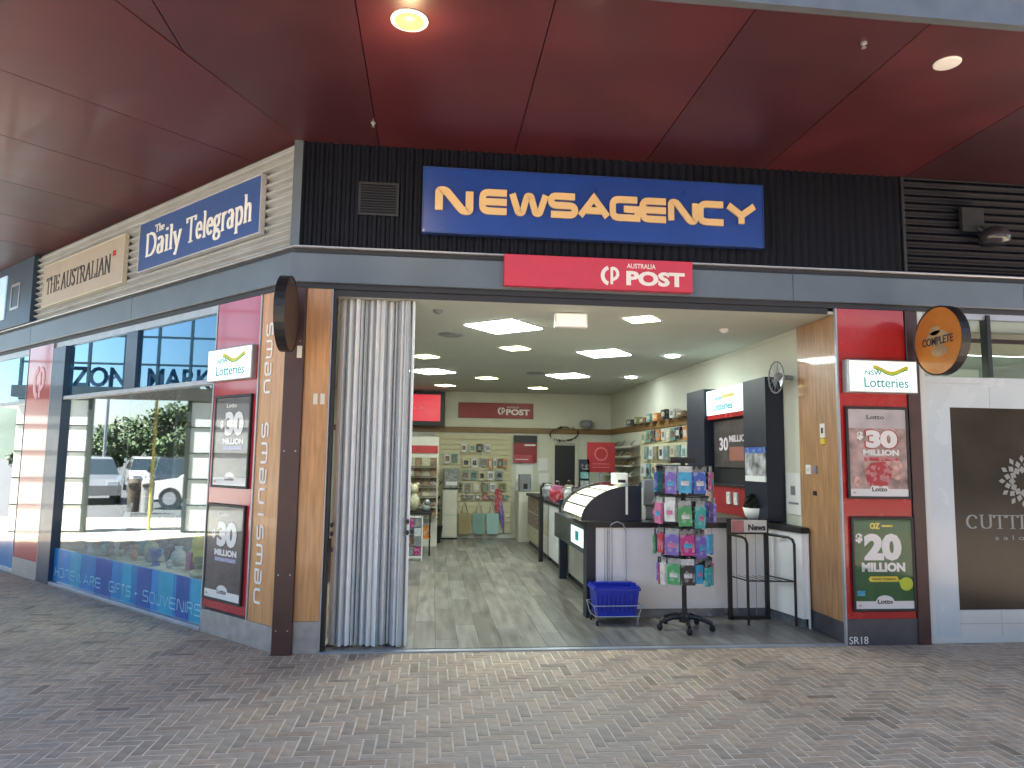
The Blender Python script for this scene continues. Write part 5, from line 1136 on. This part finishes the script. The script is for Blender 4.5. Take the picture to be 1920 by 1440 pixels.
MB().box(5.56, 9.1, .062, 3.6, -.008, .004).build('floor_panel', M['plank'], sa)
MB().box(5.75, 8.8, 1.3, 1.42, 2.80, 2.86).build('strip_light', M['light'], sa)
MB().box(5.7, 8.9, .9, .93, 2.72, 2.955).build('ceiling_baffle', M['offwhite'], sa)
MB().box(6.3, 9.0, .5, .53, 2.78, 2.82).build('curtain_rail', M['black'], sa)
b = MB(); ribs_h(b, 5.48, 9.1, 3.318, HS, .072, .014); b.build('ribbed_cladding', M['clad_dark'], sa)
s = thing('security_camera', 'dark round floodlight fitting on the black cladding upper right', 'floodlight', (6.25, 0, 3.5))
MB().box(6.02, 6.24, -.06, -.016, 3.72, 3.95).build('mount', M['beam_dark'], s)
MB().tube([(6.18, -.06, 3.76), (6.25, -.13, 3.66)], .025, 8).build('arm', M['beam_dark'], s)
MB().lathe((6.25, -.16, 3.58), [(.03, .16), (.1, .13), (.13, .06), (.12, 0), (.02, -.01)], 18).build('head', mk('dark_glass', (.03, .03, .035), .2, coat=.5), s, smooth=True)

# ------------------------------------------------------------------ unseen building mass above and behind, shaped to block the sun
up_ = thing('sun_blocking_roof', 'unseen upper storey and flat roof above the canopy, shaped to block the sun', 'roof', (0, 4, 4.3))
MB().prism([(e, -DEP), (9.1, -DEP), (9.1, 14), (-6.64, 14), (-6.64, 6.65), sd(9.4, DEP), sd(e, DEP)][::1], HS+.165, 5.0).build('roof_slab', M['concrete'], up_)
MB().box(-6.6, 9.1, 13.8, 14, 0, HS+.16).build('rear_wall', M['concrete'], up_)
MB().box(9.102, 9.3, -.05, 14, 0, HS+.16).build('end_wall', M['concrete'], up_)
MB().box(-6.75, -6.62, 6.75, 14, 0, HS+.16).build('end_wall', M['concrete'], up_)

# ------------------------------------------------------------------ across the walkway; the entrance and car park are seen mirrored in the side window
op = thing('opposite_shops', 'long pale shop building across the walkway behind the viewer', 'building', (6, -10, 0))
MB().box(-2, 22, -16, -10.2, 0, 5.2).build('wall', mk('opp_wall', (.40, .38, .35), .7), op)
MB().box(-2, 22, -10.2, -8.3, 4.22, 4.5).build('canopy_slab', M['soffit_maroon'], op)  # unseen; building and canopy brought close to cut light bounced at the shop
for i in range(6): MB().box(-1.4+i*4, 1.6+i*4, -10.2, -10.16, .3, 2.6).build('window', M['car_glass'], op)
pg = thing('entrance_portal', 'glazed entrance screen with dark letters at the end of the walkway', 'entrance', (-9.5, 4.8, 0))
PX = -9.5
def pbox(y0, y1, z0, z1, mat, name, t=.05): return MB().box(PX-t, PX+t, y0, y1, z0, z1).build(name, mat, pg)
pdark = mk('portal_frame', (.05, .06, .055), .4)
for y in (5.80, 3.86): pbox(y-.04, y+.04, 0, 2.69, pdark, 'post', .06)
for y0, y1 in ((5.842, 7.2), (2.5, 3.818)):
    for k in range(5): pbox(y0+.0, y1, .03+k*.53, .53+k*.53, M['white_panel'], 'pale_panel', .02)
    for k in range(6): pbox(y0, y1, k*.53, .028+k*.53, pdark, 'rail', .04)
pbox(2.4, 7.3, 2.692, 2.93, mk('portal_beam', (.06, .055, .05), .5), 'beam', .12)
pglass = mk('sky_glass', (.25, .32, .36), .05, emit=(.55, .8, .95), estr=.0, coat=1)
for y in (2.5, 3.2, 3.9, 4.55, 5.2, 5.9, 6.6, 7.2): pbox(y-.022, y+.022, 2.932, 5.2, pdark, 'mullion', .04)
for z in (3.42, 4.0, 4.6): pbox(2.5, 7.2, z-.02, z+.02, pdark, 'rail', .03)
cu = bpy.data.curves.new('t', 'FONT'); cu.body = 'ZONE MARKET'; cu.extrude = .5; cu.resolution_u = 3; cu.offset = .02
ob = bpy.data.objects.new('t', cu); COL.objects.link(ob); me = bpy.data.meshes.new_from_object(ob.evaluated_get(bpy.context.evaluated_depsgraph_get()))
vs = [v_.co.copy() for v_ in me.vertices]; fs = [tuple(p_.vertices) for p_ in me.polygons]; bpy.data.objects.remove(ob)
ax, bx = min(v_.x for v_ in vs), max(v_.x for v_ in vs); az, bz = min(v_.y for v_ in vs), max(v_.y for v_ in vs)
MB().add([(PX-.16-(.04 if v_.z > 0 else 0), 6.3-3.3*(v_.x-ax)/(bx-ax), 2.95+.42*(v_.y-az)/(bz-az)) for v_ in vs], fs).build('lettering', mk('portal_letters', (.03, .04, .07), .5), pg)
single('pole', MB().tube([(-9.9, 4.68, 0), (-9.9, 4.68, 3.0)], .032, 10), mk('pole_yellow', (.55, .48, .14), .5), 'thin yellow pole beyond the entrance screen', 'pole', (-9.9, 4.68, 0))
single('lamp_pole', MB().tube([(-30, 14.2, 0), (-30, 14.2, 5.2)], .08, 8).box(-30.4, -29.6, 14.1, 14.3, 5.2, 5.3), M['grey'], 'grey car park lamp pole among the cars', 'lamp post', (-30, 14.2, 0))
for y, lb in ((6.62, 'grey litter bin beside the white car, nearer one'), (6.98, 'brown litter bin beside the white car, farther one')):
    s = thing('litter_bin', lb, 'bin', (-15, y, 0)); MB().lathe((-15, y, 0), [(.15, 0), (.17, .75), (.17, .8), (.12, .9), (.02, .92)], 14).build('body', M['concrete'] if y < 6.8 else M['bark'], s); MB().box(-14.84, -14.82, y-.08, y+.08, .68, .76).build('slot', M['black'], s)
def car(loc, rot, mat, label):
    fr = Matrix.Translation(loc) @ Matrix.Rotation(rot, 4, 'Z')
    s = thing('parked_car', label, 'car', (0, 0, 0), fr, 'cars parked beyond the entrance screen')
    low = [(-2.2, .3), (2.2, .3), (2.22, .62), (2.1, .82), (1.2, .95), (-2.0, 1.0), (-2.2, .85), (-2.25, .5)]
    MB().prof(low, -.88, .88).build('body', mat, s)
    n = 0; cab = [(1.2, .95), (.55, 1.48), (-1.3, 1.52), (-1.95, 1.0)]; ins = [.84, .66, .66, .84]
    vs = [(x, -w, z) for (x, z), w in zip(cab, ins)]+[(x, w, z) for (x, z), w in zip(cab, ins)]
    MB().add(vs, [(0, 1, 2, 3), (7, 6, 5, 4), (0, 4, 5, 1), (1, 5, 6, 2), (2, 6, 7, 3)]).build('cabin', M['car_glass'], s)
    MB().add([(.58, -.67, 1.46), (-1.33, -.67, 1.50), (-1.33, .67, 1.50), (.58, .67, 1.46), (.45, -.6, 1.53), (-1.2, -.6, 1.57), (-1.2, .6, 1.57), (.45, .6, 1.53)], [(0, 1, 2, 3), (7, 6, 5, 4), (0, 4, 5, 1), (1, 5, 6, 2), (2, 6, 7, 3), (3, 7, 4, 0)]).build('roof', mat, s)
    for sy in (-1, 1):
        for xa, xb, xc, xd in ((1.2, .55, .48, 1.1), (-.32, -.36, -.42, -.40), (-1.3, -1.9, -1.98, -1.38)):
            MB().add([(xa, sy*.85, .95), (xb, sy*.675, 1.48), (xc, sy*.68, 1.48), (xd, sy*.855, .95)], [(0, 1, 2, 3), (3, 2, 1, 0)]).build('pillar', mat, s)
    for x in (-1.4, 1.4):
        for sy in (-1, 1):
            w = MB().tube([(x, sy*.72, .33), (x, sy*.91, .33)], .33, 18).build('wheel', M['rubber'], s); MB().tube([(x, sy*.9, .33), (x, sy*.92, .33)], .2, 12).build('rim', M['steel'], w)
    for sy in (-1, 1):
        MB().box(2.12, 2.235, sy*.62-.16, sy*.62+.16, .62, .76).build('headlight', M['card'], s); MB().box(-2.262, -2.2, sy*.66-.1, sy*.66+.1, .66, .84).build('taillight', M['red'], s)
    return s
car((-17.6, 5.2, -.06), R(92), M['car_white'], 'white car nearest the entrance screen beside the bins')
car((-20.5, 10.6, -.06), R(-25), M['car_silver'], 'silver car parked left of the white car')
car((-22.5, 8.4, -.06), R(-25), M['car_dark'], 'dark car between silver and white cars')
car((-27.5, 14.6, -.06), R(-25), M['car_dark'], 'dark car parked farthest from the entrance screen')
car((-28.5, 11.6, -.06), R(-25), M['car_white'], 'white car parked behind the silver car')
def tree(x, y, h, r_, mat, label, seed):
    random.seed(seed); s = thing('tree', label, 'tree', (x, y, 0), FRONT, 'trees beyond the car park')
    b = MB().tube([(x, y, 0), (x+.1, y, h*.3), (x, y+.1, h*.55)], [.2, .15, .08], 8)
    for k in range(6):
        a = random.uniform(0, 6.28); b.tube([(x, y, h*random.uniform(.28, .45)), (x+r_*.5*math.cos(a), y+r_*.5*math.sin(a), h*random.uniform(.55, .8))], [.08, .03], 6)
    b.build('trunk', M['bark'], s)
    b = MB(); cl = [(x+random.gauss(0, r_*.42), y+random.gauss(0, r_*.42), h*random.uniform(.38, .92)) for _ in range(26)]
    for k in range(2400):
        c = Vector(random.choice(cl)); d = Vector((random.gauss(0, 1), random.gauss(0, 1), random.gauss(0, .8))); q = c+d.normalized()*random.uniform(.2, r_*.34)
        u = Vector((random.gauss(0, 1), random.gauss(0, 1), random.gauss(0, 1))).normalized()*.16; v_ = u.cross(Vector((random.random(), random.random(), 1))).normalized()*.09
        b.add([q-u, q+v_, q+u, q-v_], [(0, 1, 2, 3)])
    b.build('crown', mat, s)
for i, (x, y, h, r_, mm, lb) in enumerate(((-36, 13.2, 4.4, 1.9, 'leaf', 'tall green tree at the right of the car park row'), (-38, 15.8, 3.7, 1.9, 'leaf', 'round green tree behind the white car'), (-40, 18.6, 2.7, 1.5, 'leaf', 'low green tree in the middle of the row'),
        (-41, 20.6, 2.5, 1.2, 'leaf_orange', 'orange autumn tree in the car park row'), (-42, 22.8, 2.9, 1.6, 'leaf', 'green tree at the left end of the row'), (-37, 11.0, 4.6, 2.0, 'leaf', 'green tree at the far right end of the row'))):
    tree(x, y, h, r_, M[mm], lb, 40+i)
b = MB(); vs = []
for k in range(25):
    y = -60+k*10; vs += [(-230, y, -1), (-260, y, 11+5*math.sin(k*.7)+3*math.sin(k*1.9)), (-300, y, -1)]
b.add(vs, [q for k in range(24) for q in ((3*k, 3*k+1, 3*k+4, 3*k+3), (3*k+1, 3*k+2, 3*k+5, 3*k+4))]); structure(b.build('hills', M['hill'], smooth=True))
